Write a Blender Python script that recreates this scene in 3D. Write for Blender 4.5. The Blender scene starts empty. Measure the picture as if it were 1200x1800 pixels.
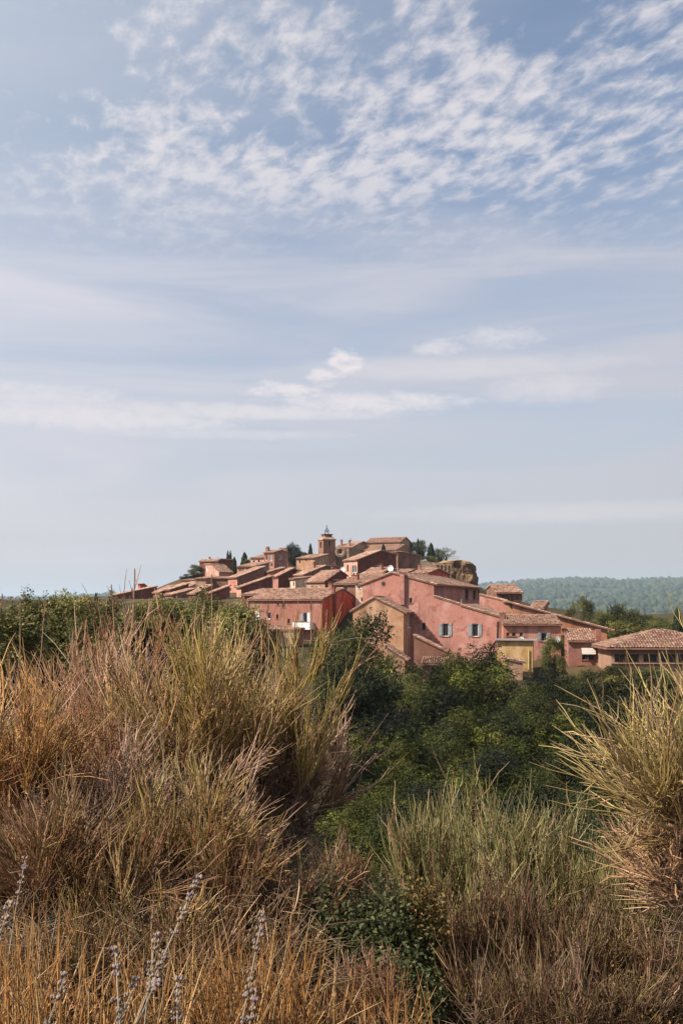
import bpy, math, random
import numpy as np
from mathutils import Vector, noise as mnoise

# ------------------------------------------------------------------ camera, world, sun, exposure
F = 1750.0            # focal length in photo pixels (1200x1800)
HZ = 1062.0           # eye-level row in the photo
S = bpy.context.scene
COL = S.collection
cam = bpy.data.cameras.new('camera'); camo = bpy.data.objects.new('camera', cam); COL.objects.link(camo)
cam.sensor_fit = 'VERTICAL'; cam.sensor_height = 36.0; cam.sensor_width = 24.0
cam.lens = 36.0 * F / 1800.0
cam.shift_y = (HZ - 900.0) / 1800.0
cam.clip_start = 0.05; cam.clip_end = 30000
camo.location = (0, 0, 0); camo.rotation_euler = (math.pi / 2, 0, 0)
S.camera = camo
S.view_settings.view_transform = 'Standard'; S.view_settings.look = 'None'
S.view_settings.exposure = 0.72; S.view_settings.gamma = 1.0
S.view_settings.use_curve_mapping = False
S.cycles.volume_bounces = 0
S.cycles.max_bounces = 6

SUN = Vector((-0.68, -0.27, 0.68)).normalized()      # towards the sun: left, a little behind the camera
sl = bpy.data.lights.new('sun', 'SUN'); slo = bpy.data.objects.new('sun', sl); COL.objects.link(slo)
sl.energy = 5.0; sl.angle = math.radians(0.5); sl.color = (1.0, 0.90, 0.76)
slo.rotation_euler = SUN.to_track_quat('Z', 'Y').to_euler()

class NT:
    """tiny helper for node trees"""
    def __init__(s, tree): s.t = tree; s.n = tree.nodes; s.l = tree.links
    def node(s, typ, **kw):
        n = s.n.new(typ)
        for k, v in kw.items():
            if k == 'ins':
                for kk, vv in v.items():
                    if isinstance(vv, bpy.types.NodeSocket): s.l.new(vv, n.inputs[kk])
                    else: n.inputs[kk].default_value = vv
            else: setattr(n, k, v)
        return n
    def m(s, op, a, b=0.0, c=0.0, clamp=False):
        n = s.n.new('ShaderNodeMath'); n.operation = op; n.use_clamp = clamp
        for i, v in enumerate((a, b, c)):
            if isinstance(v, bpy.types.NodeSocket): s.l.new(v, n.inputs[i])
            else: n.inputs[i].default_value = v
        return n.outputs[0]
    def mix(s, f, a, b, blend='MIX'):
        n = s.n.new('ShaderNodeMix'); n.data_type = 'RGBA'; n.blend_type = blend
        for k, v in ((0, f), (6, a), (7, b)):
            if isinstance(v, bpy.types.NodeSocket): s.l.new(v, n.inputs[k])
            else: n.inputs[k].default_value = v if k == 0 else (*v, 1) if len(v) == 3 else v
        return n.outputs[2]
    def sm(s, x, lo, hi):
        n = s.n.new('ShaderNodeMapRange'); n.interpolation_type = 'SMOOTHSTEP'
        s.l.new(x, n.inputs[0])
        n.inputs[1].default_value = lo; n.inputs[2].default_value = hi
        return n.outputs[0]
    def noise(s, vec, scale, detail=4, rough=0.55, dist=0.0):
        n = s.n.new('ShaderNodeTexNoise'); n.inputs['Scale'].default_value = scale
        n.inputs['Detail'].default_value = detail; n.inputs['Roughness'].default_value = rough
        n.inputs['Distortion'].default_value = dist
        if vec is not None: s.l.new(vec, n.inputs['Vector'])
        return n.outputs[0]
    def comb(s, x, y, z):
        n = s.n.new('ShaderNodeCombineXYZ')
        for i, v in enumerate((x, y, z)):
            if isinstance(v, bpy.types.NodeSocket): s.l.new(v, n.inputs[i])
            else: n.inputs[i].default_value = v
        return n.outputs[0]

def make_world():
    w = bpy.data.worlds.new('World'); S.world = w; w.use_nodes = True
    t = NT(w.node_tree); w.node_tree.nodes.clear()
    sky = t.node('ShaderNodeTexSky', sky_type='NISHITA', sun_disc=False)
    sky.sun_elevation = math.asin(SUN.z); sky.sun_rotation = math.atan2(SUN.x, SUN.y)
    sky.air_density = 1.0; sky.dust_density = 2.5; sky.ozone_density = 0.6; sky.altitude = 300
    tc = t.node('ShaderNodeTexCoord')
    sep = t.node('ShaderNodeSeparateXYZ', ins={0: tc.outputs['Generated']})
    x, y, z = sep.outputs
    zz = t.m('MAXIMUM', z, 0.02)
    az = t.m('ARCTAN2', x, y); el = t.m('ARCSINE', z)
    pl = t.comb(t.m('DIVIDE', x, zz), t.m('DIVIDE', y, zz), 0.0)      # flat cloud layer seen in perspective
    ang = t.comb(az, el, 0.0)
    # high rippled altocumulus
    rip = t.comb(t.m('ADD', t.m('DIVIDE', x, zz), t.m('MULTIPLY', t.m('DIVIDE', y, zz), 0.25)), t.m('MULTIPLY', t.m('DIVIDE', y, zz), 0.62), 3.7)
    cells = t.noise(rip, 17.0, 7, 0.60, 0.2)
    big = t.noise(pl, 1.9, 3, 0.5, 0.4)
    cov = t.m('ADD', t.m('MULTIPLY', t.m('SUBTRACT', big, 0.5), 0.75), t.m('MULTIPLY', t.m('SUBTRACT', cells, 0.5), 1.7))
    def gauss(px, py, rx, ry):
        d = t.m('ADD', t.m('POWER', t.m('ABSOLUTE', t.m('DIVIDE', t.m('SUBTRACT', az, math.atan((px - 600) / F)), rx / F)), 2.0),
                t.m('POWER', t.m('ABSOLUTE', t.m('DIVIDE', t.m('SUBTRACT', el, math.atan((HZ - py) / F)), ry / F)), 2.0))
        return t.m('EXPONENT', t.m('MULTIPLY', d, -1.0))
    for (gx, gy, rx, ry, k) in ((60, 110, 170, 130, -.42), (490, 225, 110, 40, -.22), (940, 30, 100, 50, -.4), (640, 60, 45, 60, -.2), (270, 110, 80, 130, .16), (560, 110, 130, 60, .2), (820, 130, 110, 90, .22), (1000, 220, 190, 110, .12), (250, 320, 320, 55, .2), (620, 300, 200, 50, .2), (760, 260, 120, 60, .15)):
        cov = t.m('ADD', cov, t.m('MULTIPLY', gauss(gx, gy, rx, ry), k))
    layer = t.sm(el, 0.30, 0.43)
    soft = t.noise(pl, 2.2, 4, 0.5)
    alto = t.m('MULTIPLY', t.sm(cov, -0.14, 0.46), layer)
    # smooth pale veil lower down, drawn out in long streaks
    veil_v = t.comb(t.m('MULTIPLY', az, 1.3), t.m('MULTIPLY', el, 10.0), 1.3)
    veil = t.noise(veil_v, 1.9, 5, 0.5, 0.6)
    veil = t.m('MULTIPLY', t.sm(veil, 0.36, 0.70), t.m('SUBTRACT', 1.0, t.m('MULTIPLY', layer, 0.75)))
    # low bank with a puffy top and a long tail to the left
    fine = t.noise(t.comb(t.m('MULTIPLY', az, 1.0), t.m('MULTIPLY', el, 2.3), 5.0), 38, 9, 0.66, 0.25)
    fl = t.m('MULTIPLY', t.m('SUBTRACT', fine, 0.5), 1.0)
    def blob(a0, e0, ra, re, jit=1.0):
        d = t.m('ADD', t.m('POWER', t.m('ABSOLUTE', t.m('DIVIDE', t.m('SUBTRACT', az, a0), ra)), 2.0),
                t.m('POWER', t.m('ABSOLUTE', t.m('DIVIDE', t.m('SUBTRACT', el, e0), re)), 2.0))
        return t.sm(t.m('ADD', t.m('SUBTRACT', 1.0, d), t.m('MULTIPLY', fl, 2.6 * jit)), 0.0, 1.3)
    def pos(px, py): return math.atan((px - 600) / F), math.atan((HZ - py) / F)
    bl = None
    for (px, py, rx, ry, j, g) in ((606, 634, 40, 26, 1.3, .95), (572, 662, 40, 20, 1.3, .9), (490, 686, 80, 18, 1.3, .8), (640, 708, 220, 24, .9, .8), (440, 726, 380, 18, .9, .6), (170, 745, 330, 26, .9, .62), (60, 705, 200, 20, .9, .5), (360, 765, 330, 12, .9, .35),
                          (770, 612, 60, 16, 1.3, .5), (880, 598, 90, 22, 1.3, .45), (960, 690, 130, 34, .8, .4), (1000, 905, 420, 24, .4, .35), (850, 650, 330, 24, .5, .35)):
        a0, e0 = pos(px, py)
        b = t.m('MULTIPLY', blob(a0, e0, rx / F, ry / F, j), g)
        bl = b if bl is None else t.m('MAXIMUM', bl, b)
    # other banks of the same kind all round the sky
    around = t.noise(t.comb(t.m('MULTIPLY', az, 2.2), t.m('MULTIPLY', el, 11.0), 9.0), 1.5, 6, 0.6, 0.3)
    front = t.sm(t.m('ABSOLUTE', az), 0.45, 0.8)
    bl = t.m('MAXIMUM', bl, t.m('MULTIPLY', t.m('MULTIPLY', t.sm(around, 0.52, 0.72), 0.6), front))
    low = t.sm(el, -0.02, 0.06)
    c1 = t.m('MULTIPLY', t.m('MAXIMUM', t.m('MULTIPLY', alto, 0.74), bl), low)
    hz = t.m('SUBTRACT', 1.0, t.sm(el, 0.0, 0.30))
    base = sky.outputs[0]
    # airborne haze and veil scatter more light towards the sun's side of the sky
    dn = t.node('ShaderNodeVectorMath', operation='DOT_PRODUCT', ins={0: tc.outputs['Generated'], 1: tuple(SUN)}).outputs['Value']
    glow = t.m('MAXIMUM', t.m('MULTIPLY_ADD', dn, 0.45, 1.08), 0.5)
    def lit(col): return t.mix(1.0, col, t.comb(glow, glow, glow), 'MULTIPLY')
    base = t.mix(t.m('MINIMUM', t.m('MULTIPLY_ADD', t.m('MAXIMUM', dn, 0.0), 1.7, 0.10), 0.75), base, lit((3.5, 3.75, 4.15)))
    base = t.mix(t.m('MULTIPLY', hz, 0.80), base, lit((4.0, 3.85, 4.15)))
    c = t.mix(t.m('MULTIPLY', t.m('MULTIPLY_ADD', veil, 0.55, t.m('MULTIPLY', t.m('SUBTRACT', 1.0, layer), 0.35)), 0.9), base, lit((4.3, 4.15, 4.5)))
    c = t.mix(c1, c, (5.75, 5.35, 5.4))
    bg = t.node('ShaderNodeBackground', ins={0: c, 1: 0.093})
    out = t.node('ShaderNodeOutputWorld'); t.l.new(bg.outputs[0], out.inputs[0])
make_world()

# ------------------------------------------------------------------ general helpers
rng = np.random.default_rng(11)
random.seed(5)
def wp(px, py, Y): return np.array(((px - 600) * Y / F, Y, (HZ - py) * Y / F))
def zat(py, Y): return (HZ - py) * Y / F
def tag(o, label=None, cat=None, group=None, kind=None):
    if label: o['label'] = label
    if cat: o['category'] = cat
    if group: o['group'] = group
    if kind: o['kind'] = kind
    return o
def empty(name, loc, rz=0.0):
    o = bpy.data.objects.new(name, None); COL.objects.link(o)
    o.location = loc; o.rotation_euler = (0, 0, rz); o.empty_display_size = 0.2
    return o
def mesh(name, V, Fs, col=None, smooth=False):
    """V (n,3); Fs: list of faces, or an (m,k) array, or list of such arrays"""
    me = bpy.data.meshes.new(name)
    V = np.asarray(V, dtype=np.float32)
    if isinstance(Fs, np.ndarray): Fs = [Fs]
    if len(Fs) and isinstance(Fs[0], np.ndarray):
        me.vertices.add(len(V)); me.vertices.foreach_set('co', V.ravel())
        nl = sum(f.size for f in Fs); npol = sum(len(f) for f in Fs)
        me.loops.add(nl); me.polygons.add(npol)
        me.loops.foreach_set('vertex_index', np.concatenate([f.ravel() for f in Fs]).astype(np.int32))
        st = []; k = 0
        for f in Fs:
            st.append(k + np.arange(len(f)) * f.shape[1]); k += f.size
        me.polygons.foreach_set('loop_start', np.concatenate(st).astype(np.int32))
    else:
        me.from_pydata(V.tolist(), [], [list(f) for f in Fs])
    if col is not None:
        a = me.attributes.new('tint', 'FLOAT_COLOR', 'POINT')
        c = np.ones((len(V), 4), dtype=np.float32); c[:, :col.shape[1]] = col
        a.data.foreach_set('color', c.ravel())
    me.update(calc_edges=True); 
    if smooth: me.polygons.foreach_set('use_smooth', np.ones(len(me.polygons), dtype=bool))
    return me
def obj(name, me, mat, parent=None, loc=None):
    o = bpy.data.objects.new(name, me); COL.objects.link(o)
    if mat is not None and not me.materials: me.materials.append(mat)
    if parent is not None: o.parent = parent
    if loc is not None: o.location = loc
    return o
class MB:
    """collects boxes and polygons into one mesh"""
    def __init__(s): s.v = []; s.f = []
    def poly(s, pts):
        n = len(s.v); s.v += [tuple(p) for p in pts]; s.f.append(list(range(n, n + len(pts))))
    def box(s, a, b):
        x0, y0, z0 = a; x1, y1, z1 = b; n = len(s.v)
        s.v += [(x0, y0, z0), (x1, y0, z0), (x1, y1, z0), (x0, y1, z0), (x0, y0, z1), (x1, y0, z1), (x1, y1, z1), (x0, y1, z1)]
        s.f += [[n + i for i in q] for q in ((0, 3, 2, 1), (4, 5, 6, 7), (0, 1, 5, 4), (1, 2, 6, 5), (2, 3, 7, 6), (3, 0, 4, 7))]
    def hexa(s, lo, hi):
        n = len(s.v); s.v += [tuple(p) for p in lo] + [tuple(p) for p in hi]
        s.f += [[n + i for i in q] for q in ((0, 3, 2, 1), (4, 5, 6, 7), (0, 1, 5, 4), (1, 2, 6, 5), (2, 3, 7, 6), (3, 0, 4, 7))]
    def tube(s, pts, r, k=6):
        P = np.array([pts], dtype=float); R = np.full((1, len(pts)), r)
        V, Fq = tubes(P, R, k); n = len(s.v)
        s.v += [tuple(p) for p in V]; s.f += (Fq + n).tolist()
    def build(s, name, mat, parent=None, smooth=False):
        return obj(name, mesh(name, s.v, s.f, smooth=smooth), mat, parent)
def tubes(P, R, sides=3):
    """P (N,K,3) paths, R (N,K) radii -> verts, quads"""
    N, K, _ = P.shape
    T = np.gradient(P, axis=1); T /= np.linalg.norm(T, axis=2, keepdims=True) + 1e-9
    mt = T.mean(1); ref = np.where(np.abs(mt[:, 2:3]) < 0.85, np.array([[0, 0, 1.0]]), np.array([[1.0, 0.13, 0]]))
    A = np.cross(T, ref[:, None, :]); A /= np.linalg.norm(A, axis=2, keepdims=True) + 1e-9
    B = np.cross(T, A)
    ang = np.arange(sides) * 2 * np.pi / sides
    V = P[:, :, None, :] + R[:, :, None, None] * (A[:, :, None, :] * np.cos(ang)[None, None, :, None] + B[:, :, None, :] * np.sin(ang)[None, None, :, None])
    idx = np.arange(N * K * sides).reshape(N, K, sides)
    a = idx[:, :-1, :]; b = np.roll(a, -1, axis=2); d = idx[:, 1:, :]; c = np.roll(d, -1, axis=2)
    Fq = np.stack([a, b, c, d], axis=-1).reshape(-1, 4)
    return V.reshape(-1, 3), Fq

# ------------------------------------------------------------------ materials
MATS = {}
def new_mat(name):
    m = bpy.data.materials.new(name); m.use_nodes = True
    t = NT(m.node_tree); t.bsdf = m.node_tree.nodes['Principled BSDF']; t.out = m.node_tree.nodes['Material Output']
    return m, t
def bump(t, h, strength, dist):
    b = t.node('ShaderNodeBump', ins={'Strength': strength, 'Distance': dist, 'Height': h})
    t.l.new(b.outputs[0], t.bsdf.inputs['Normal'])
def plain(name, col, rough=0.7, spec=0.3, var=0.15, scale=6.0, metal=0.0):
    if name in MATS: return MATS[name]
    m, t = new_mat(name)
    tc = t.node('ShaderNodeTexCoord')
    n = t.noise(tc.outputs['Object'], scale, 4, 0.6)
    c = t.mix(t.sm(n, 0.3, 0.7), tuple(v * (1 - var) for v in col), tuple(min(1, v * (1 + var)) for v in col))
    t.l.new(c, t.bsdf.inputs['Base Color'])
    t.bsdf.inputs['Roughness'].default_value = rough; t.bsdf.inputs['Specular IOR Level'].default_value = spec
    t.bsdf.inputs['Metallic'].default_value = metal
    MATS[name] = m; return m
def stucco(name, col, dirt=0.5, grain=1.0):
    """limewashed render: blotches, rain streaks, patches"""
    if name in MATS: return MATS[name]
    m, t = new_mat(name)
    p = t.node('ShaderNodeNewGeometry').outputs['Position']
    sep = t.node('ShaderNodeSeparateXYZ', ins={0: p})
    blot = t.noise(p, 0.55, 5, 0.6, 0.4)
    mid = t.noise(p, 2.6, 5, 0.65)
    st = t.noise(t.comb(t.m('MULTIPLY', sep.outputs[0], 1.25), t.m('MULTIPLY', sep.outputs[1], 1.25), t.m('MULTIPLY', sep.outputs[2], 0.2)), 1.0, 5, 0.62)
    c = np.array(col)
    g = c.mean()
    pale = tuple(np.clip(c * 1.0 + 0.40 * g, 0, 1)); deep = tuple(c * np.array((0.72, 0.62, 0.58))); grime = tuple(c * 0.42 + 0.02)
    k = t.mix(t.m('MULTIPLY', t.sm(blot, 0.44, 0.66), 0.85), tuple(c), pale)
    k = t.mix(t.m('MULTIPLY', t.sm(mid, 0.50, 0.72), 0.6), k, deep)
    k = t.mix(t.m('MULTIPLY', t.sm(st, 0.49, 0.66), dirt), k, grime)
    pat = t.noise(p, 1.15, 7, 0.72, 0.5)
    k = t.mix(t.m('MULTIPLY', t.sm(pat, 0.565, 0.60), 0.8), k, tuple(c * np.array((.70, .60, .56))))
    k = t.mix(t.m('MULTIPLY', t.sm(pat, 0.41, 0.375), 0.65), k, tuple(np.clip(c * .95 + .22 * g, 0, 1)))
    fine = t.noise(p, 22, 3, 0.6)
    k = t.mix(t.m('MULTIPLY', t.sm(fine, 0.5, 0.75), 0.18), k, tuple(c * 0.55))
    t.l.new(k, t.bsdf.inputs['Base Color'])
    t.bsdf.inputs['Roughness'].default_value = 0.92; t.bsdf.inputs['Specular IOR Level'].default_value = 0.15
    bump(t, t.m('ADD', t.m('MULTIPLY', mid, 0.6), t.m('MULTIPLY', fine, 0.5 * grain)), 0.6, 0.06)
    MATS[name] = m; return m
def stone(name, col, scale=1.6):
    if name in MATS: return MATS[name]
    m, t = new_mat(name)
    tc = t.node('ShaderNodeTexCoord'); p = tc.outputs['Object']
    v = t.node('ShaderNodeTexVoronoi', ins={'Vector': p, 'Scale': scale * 1.7})
    e = t.node('ShaderNodeTexVoronoi', feature='DISTANCE_TO_EDGE', ins={'Vector': p, 'Scale': scale * 1.7})
    n = t.noise(p, 0.7, 5, 0.6); c = np.array(col)
    hs = t.node('ShaderNodeSeparateColor', ins={0: v.outputs['Color']})
    k = t.mix(hs.outputs[0], tuple(c * 0.72), tuple(np.clip(c * 1.18 + .02, 0, 1)))
    k = t.mix(t.m('MULTIPLY', t.sm(n, 0.42, 0.66), 0.6), k, tuple(c * np.array((.62, .55, .5))))
    k = t.mix(t.m('SUBTRACT', 1.0, t.sm(e.outputs[0], 0.0, 0.09)), k, tuple(c * .55))
    t.l.new(k, t.bsdf.inputs['Base Color']); t.bsdf.inputs['Roughness'].default_value = 0.95
    t.bsdf.inputs['Specular IOR Level'].default_value = 0.1
    bump(t, t.m('ADD', t.sm(e.outputs[0], 0, .12), t.m('MULTIPLY', n, .5)), 0.7, 0.08)
    MATS[name] = m; return m
def tinted(name, rough=0.75, trans=0.0, spec=0.25, gain=1.0):
    """colour comes from the per-piece tint"""
    if name in MATS: return MATS[name]
    m, t = new_mat(name)
    a = t.node('ShaderNodeAttribute', attribute_name='tint')
    tc = t.node('ShaderNodeTexCoord')
    n = t.noise(tc.outputs['Object'], 9.0, 3, 0.6)
    c = t.mix(t.m('MULTIPLY', t.sm(n, 0.35, 0.75), 0.35), a.outputs['Color'], (0, 0, 0), 'MULTIPLY')
    c = t.mix(0.55, c, a.outputs['Color'])
    t.l.new(c, t.bsdf.inputs['Base Color'])
    t.bsdf.inputs['Roughness'].default_value = rough; t.bsdf.inputs['Specular IOR Level'].default_value = spec
    if trans > 0:
        tr = t.node('ShaderNodeBsdfTranslucent', ins={0: c})
        mx = t.node('ShaderNodeMixShader', ins={0: trans, 1: t.bsdf.outputs[0], 2: tr.outputs[0]})
        t.l.new(mx.outputs[0], t.out.inputs[0])
    MATS[name] = m; return m
TILE = tinted('fired_clay_tile', 0.85, 0, 0.15)
STEM = tinted('broom_stem', 0.45, 0.10, 0.45)
LEAF = tinted('leaf', 0.6, 0.20, 0.2)
BARK = plain('bark', (0.055, 0.04, 0.03), 0.9, 0.1, 0.35, 14)
GLASS = plain('dark_window_glass', (0.022, 0.024, 0.028), 0.12, 0.5, 0.2)
WHITE = plain('white_paint', (0.70, 0.68, 0.66), 0.6)
GREYBLUE = plain('grey_blue_paint', (0.215, 0.235, 0.25), 0.65, .3, .2, 10)
WOOD = plain('brown_painted_wood', (0.16, 0.085, 0.055), 0.7)
REDWOOD = plain('red_painted_wood', (0.36, 0.10, 0.07), 0.7)
IRON = plain('wrought_iron', (0.02, 0.02, 0.024), 0.5, 0.4, .1, 6, 0.6)
ZINC = plain('zinc_pipe', (0.33, 0.32, 0.31), 0.5, .4, .2, 4, .5)
SLAB = plain('roof_bed_mortar', (0.20, 0.105, 0.075), 0.95, .1, .3, 3)
BRICKRED = stucco('chimney_red', (0.27, 0.125, 0.09))
COLS = dict(pink=(0.375, 0.172, 0.136), palepink=(0.47, 0.265, 0.205), mauve=(0.29, 0.130, 0.100), red=(0.47, 0.085, 0.052), maroon=(0.135, 0.044, 0.033),  # maroon, brown and darkred deepened to carry the shade on village side walls
            ochre=(0.41, 0.225, 0.132), yellow=(0.40, 0.25, 0.10), cream=(0.52, 0.36, 0.26), brown=(0.185, 0.088, 0.062), tan=(0.31, 0.185, 0.125),
            salmon=(0.39, 0.17, 0.122), orange=(0.37, 0.158, 0.092), darkred=(0.165, 0.052, 0.040))
def wallmat(k):
    if k == 'stone': return stone('old_stone', (0.33, 0.22, 0.155))
    if k == 'towerstone': return stone('tower_stone', (0.30, 0.160, 0.108), 2.2)
    return stucco('limewash_' + k, COLS[k], 0.62, 2.5 if k == 'ochre' else 1.0)

# ------------------------------------------------------------------ clay tile roofs
def tile_plane(o, u, v, W, L, pitch=0.26, course=0.42, inside=None, tone=0.0, seed=0):
    """half-barrel cover tiles on a plane: o lower corner, u along the eave, v up the slope"""
    r_ = np.random.default_rng(seed)
    u = np.array(u, float); v = np.array(v, float); o = np.array(o, float)
    u /= np.linalg.norm(u); v /= np.linalg.norm(v); n = np.cross(u, v)
    if n[2] < 0: n = -n
    nc = max(2, int(W / pitch)); nr = max(1, int(math.ceil(L / course)))
    pu = W / nc; pv = L / nr
    I, J = np.meshgrid(np.arange(nc), np.arange(nr), indexing='ij'); I = I.ravel(); J = J.ravel()
    cu = (I + 0.5) * pu; cv = (J + 0.5) * pv
    if inside is not None:
        k = inside(cu, cv); I, J, cu, cv = I[k], J[k], cu[k], cv[k]
    N = len(cu)
    cu = cu + r_.normal(0, 0.012, N); v0 = J * pv + r_.normal(0, 0.02, N); v0 = np.maximum(v0, 0)
    r0 = pu * 0.40 * (1 + r_.normal(0, 0.05, N)); lift = 0.05 + np.abs(r_.normal(0, 0.015, N))
    xs = np.array([-1, -0.62, 0.0, 0.62, 1]); hs = np.array([0, 0.72, 0.98, 0.72, 0])
    V = np.zeros((N, 2, 5, 3))
    for e in (0, 1):
        vv = v0 + (0 if e == 0 else pv * 1.06); rr = r0 * (1.0 if e == 0 else 0.82); ll = lift if e == 0 else 0.012
        for q in range(5):
            V[:, e, q] = o + np.outer(cu + xs[q] * rr, u) + np.outer(vv, v) + np.outer(hs[q] * rr * 0.95 + ll * (hs[q] > -1), n)
    base = np.arange(N)[:, None] * 10
    qs = [base + np.array([[q, q + 1, q + 6, q + 5]]) for q in range(4)]
    Fq = np.concatenate(qs); cap = base + np.array([[4, 3, 2, 1]]); cap2 = base + np.array([[4, 1, 0, 0]])
    pal = np.array([(0.37, 0.222, 0.165), (0.31, 0.165, 0.115), (0.42, 0.28, 0.215), (0.24, 0.13, 0.098), (0.35, 0.24, 0.19), (0.17, 0.11, 0.09)])
    w = np.array([.28, .22, .18, .14, .12, .06]); ci = r_.choice(6, N, p=w / w.sum())
    c = pal[ci] * (1 + r_.normal(0, 0.09, N))[:, None] * (1 - tone)
    patch = np.array([mnoise.noise(Vector((a * .45 + seed, b * .45, seed * .37))) for a, b in zip(cu, cv)])
    c = c * (1 + 0.28 * patch)[:, None]
    c = np.clip(np.repeat(c, 10, axis=0), 0.02, 0.9)
    return V.reshape(-1, 3), [Fq, cap], c
class Tiles:
    def __init__(s): s.V = []; s.F = {3: [], 4: []}; s.c = []; s.n = 0
    def add(s, V, Fs, c):
        for f in Fs: s.F[f.shape[1]].append(f + s.n)
        s.V.append(V); s.c.append(c); s.n += len(V)
    def build(s, parent):
        if not s.V: return
        Fs = [np.concatenate(v) for v in s.F.values() if v]
        o = obj('roof_tiles', mesh('roof_tiles', np.concatenate(s.V), Fs, np.concatenate(s.c)), TILE, parent)
        o['kind'] = 'stuff'; return o

# ------------------------------------------------------------------ house builder
GROUND_PTS = []       # (x, y, z, weight)
def along(P, d, px):
    k = (px - 600) / F
    return (k * P[1] - P[0]) / (d[0] - k * d[1])
def face_mesh(mb, width, top, z0, holes, fn, reveal):
    """a wall with real openings; fn(s, z, depth) -> local point. top: [(s,z)..] left to right"""
    zc = min(z for _, z in top)
    hs = [h for h in holes if h[3] <= zc - 0.02]
    xs = sorted({0.0, width, *[h[0] for h in hs], *[h[1] for h in hs]}); zs = sorted({z0, zc, *[h[2] for h in hs], *[h[3] for h in hs]})
    for i in range(len(xs) - 1):
        for j in range(len(zs) - 1):
            cx = (xs[i] + xs[i + 1]) / 2; cz = (zs[j] + zs[j + 1]) / 2
            if any(h[0] < cx < h[1] and h[2] < cz < h[3] for h in hs): continue
            mb.poly([fn(xs[i], zs[j], 0), fn(xs[i + 1], zs[j], 0), fn(xs[i + 1], zs[j + 1], 0), fn(xs[i], zs[j + 1], 0)])
    up = [(s, z) for s, z in top]
    ring = [(0.0, zc), (width, zc)] + [(s, z) for s, z in reversed(up) if z > zc + 1e-4]
    if len(ring) > 2: mb.poly([fn(s, z, 0) for s, z in ring])
    for h in hs:
        a, b, c, d = h[:4]
        for (p, q) in (((a, c), (b, c)), ((b, c), (b, d)), ((b, d), (a, d)), ((a, d), (a, c))):
            mb.poly([fn(p[0], p[1], 0), fn(q[0], q[1], 0), fn(q[0], q[1], reveal), fn(p[0], p[1], reveal)])
    return zc
def fbox(mb, fn, s0, s1, z0, z1, d0, d1):
    mb.hexa([fn(s0, z0, d1), fn(s1, z0, d1), fn(s1, z0, d0), fn(s0, z0, d0)], [fn(s0, z1, d1), fn(s1, z1, d1), fn(s1, z1, d0), fn(s0, z1, d0)])
def window(parent, fn, s0, s1, z0, z1, kind, proud, Y):
    """frame + glass + shutters in one opening"""
    fw = 0.05 if Y < 130 else 0.09
    din = -0.02 if proud else 0.10
    m = MB()
    frame_mat = WHITE if kind[0] in 'ws' else WOOD
    if kind[0] == 'd': fw *= 0.8
    fbox(m, fn, s0, s0 + fw, z0, z1, din, din + .06); fbox(m, fn, s1 - fw, s1, z0, z1, din, din + .06)
    fbox(m, fn, s0 + fw, s1 - fw, z0, z0 + fw, din, din + .06); fbox(m, fn, s0 + fw, s1 - fw, z1 - fw, z1, din, din + .06)
    if s1 - s0 > 0.7: fbox(m, fn, (s0 + s1) / 2 - fw * .7, (s0 + s1) / 2 + fw * .7, z0 + fw, z1 - fw, din - .01, din + .05)
    w = m.build('window', frame_mat, parent)
    g = MB(); dd = din + 0.04 if not proud else 0.01
    fbox(g, fn, s0 + fw * .5, s1 - fw * .5, z0 + fw * .5, z1 - fw * .5, dd, dd + .02)
    g.build('pane', GLASS, w)
    if not proud and Y < 135:
        q = MB(); fbox(q, fn, s0 - .08, s1 + .08, z0 - .07, z0 - .005, -.06, .05); q.build('sill', WHITE if kind[0] == 'w' else SLAB, w)
    if 's' in kind or 'r' in kind:
        hw = (s1 - s0) * 0.5
        for a in (s0 - hw - .02, s1 + .02):
            q = MB(); fbox(q, fn, a, a + hw, z0, z1, -.055, -.015)
            fbox(q, fn, a + .04, a + hw - .04, z0 + .12, z0 + .2, -.075, -.055); fbox(q, fn, a + .04, a + hw - .04, z1 - .2, z1 - .12, -.075, -.055)
            q.build('shutter', GREYBLUE if 's' in kind else REDWOOD, w)
    return w
def chimney(parent, x, y, z, h, w=0.5, mat=None):
    m = MB(); m.box((x - w / 2, y - w * .4, z - .5), (x + w / 2, y + w * .4, z + h))
    c = m.build('chimney', mat or BRICKRED, parent)
    m = MB(); m.box((x - w * .62, y - w * .5, z + h + .004), (x + w * .62, y + w * .5, z + h + .08))
    for k in (-.3, .3): m.box((x + k * w - .06, y - .1, z + h + .084), (x + k * w + .06, y + .1, z + h + .26))
    m.box((x - w * .55, y - w * .42, z + h + .264), (x + w * .55, y + w * .42, z + h + .31)); m.build('chimney_cap', SLAB, c)
HN = [0]
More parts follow.
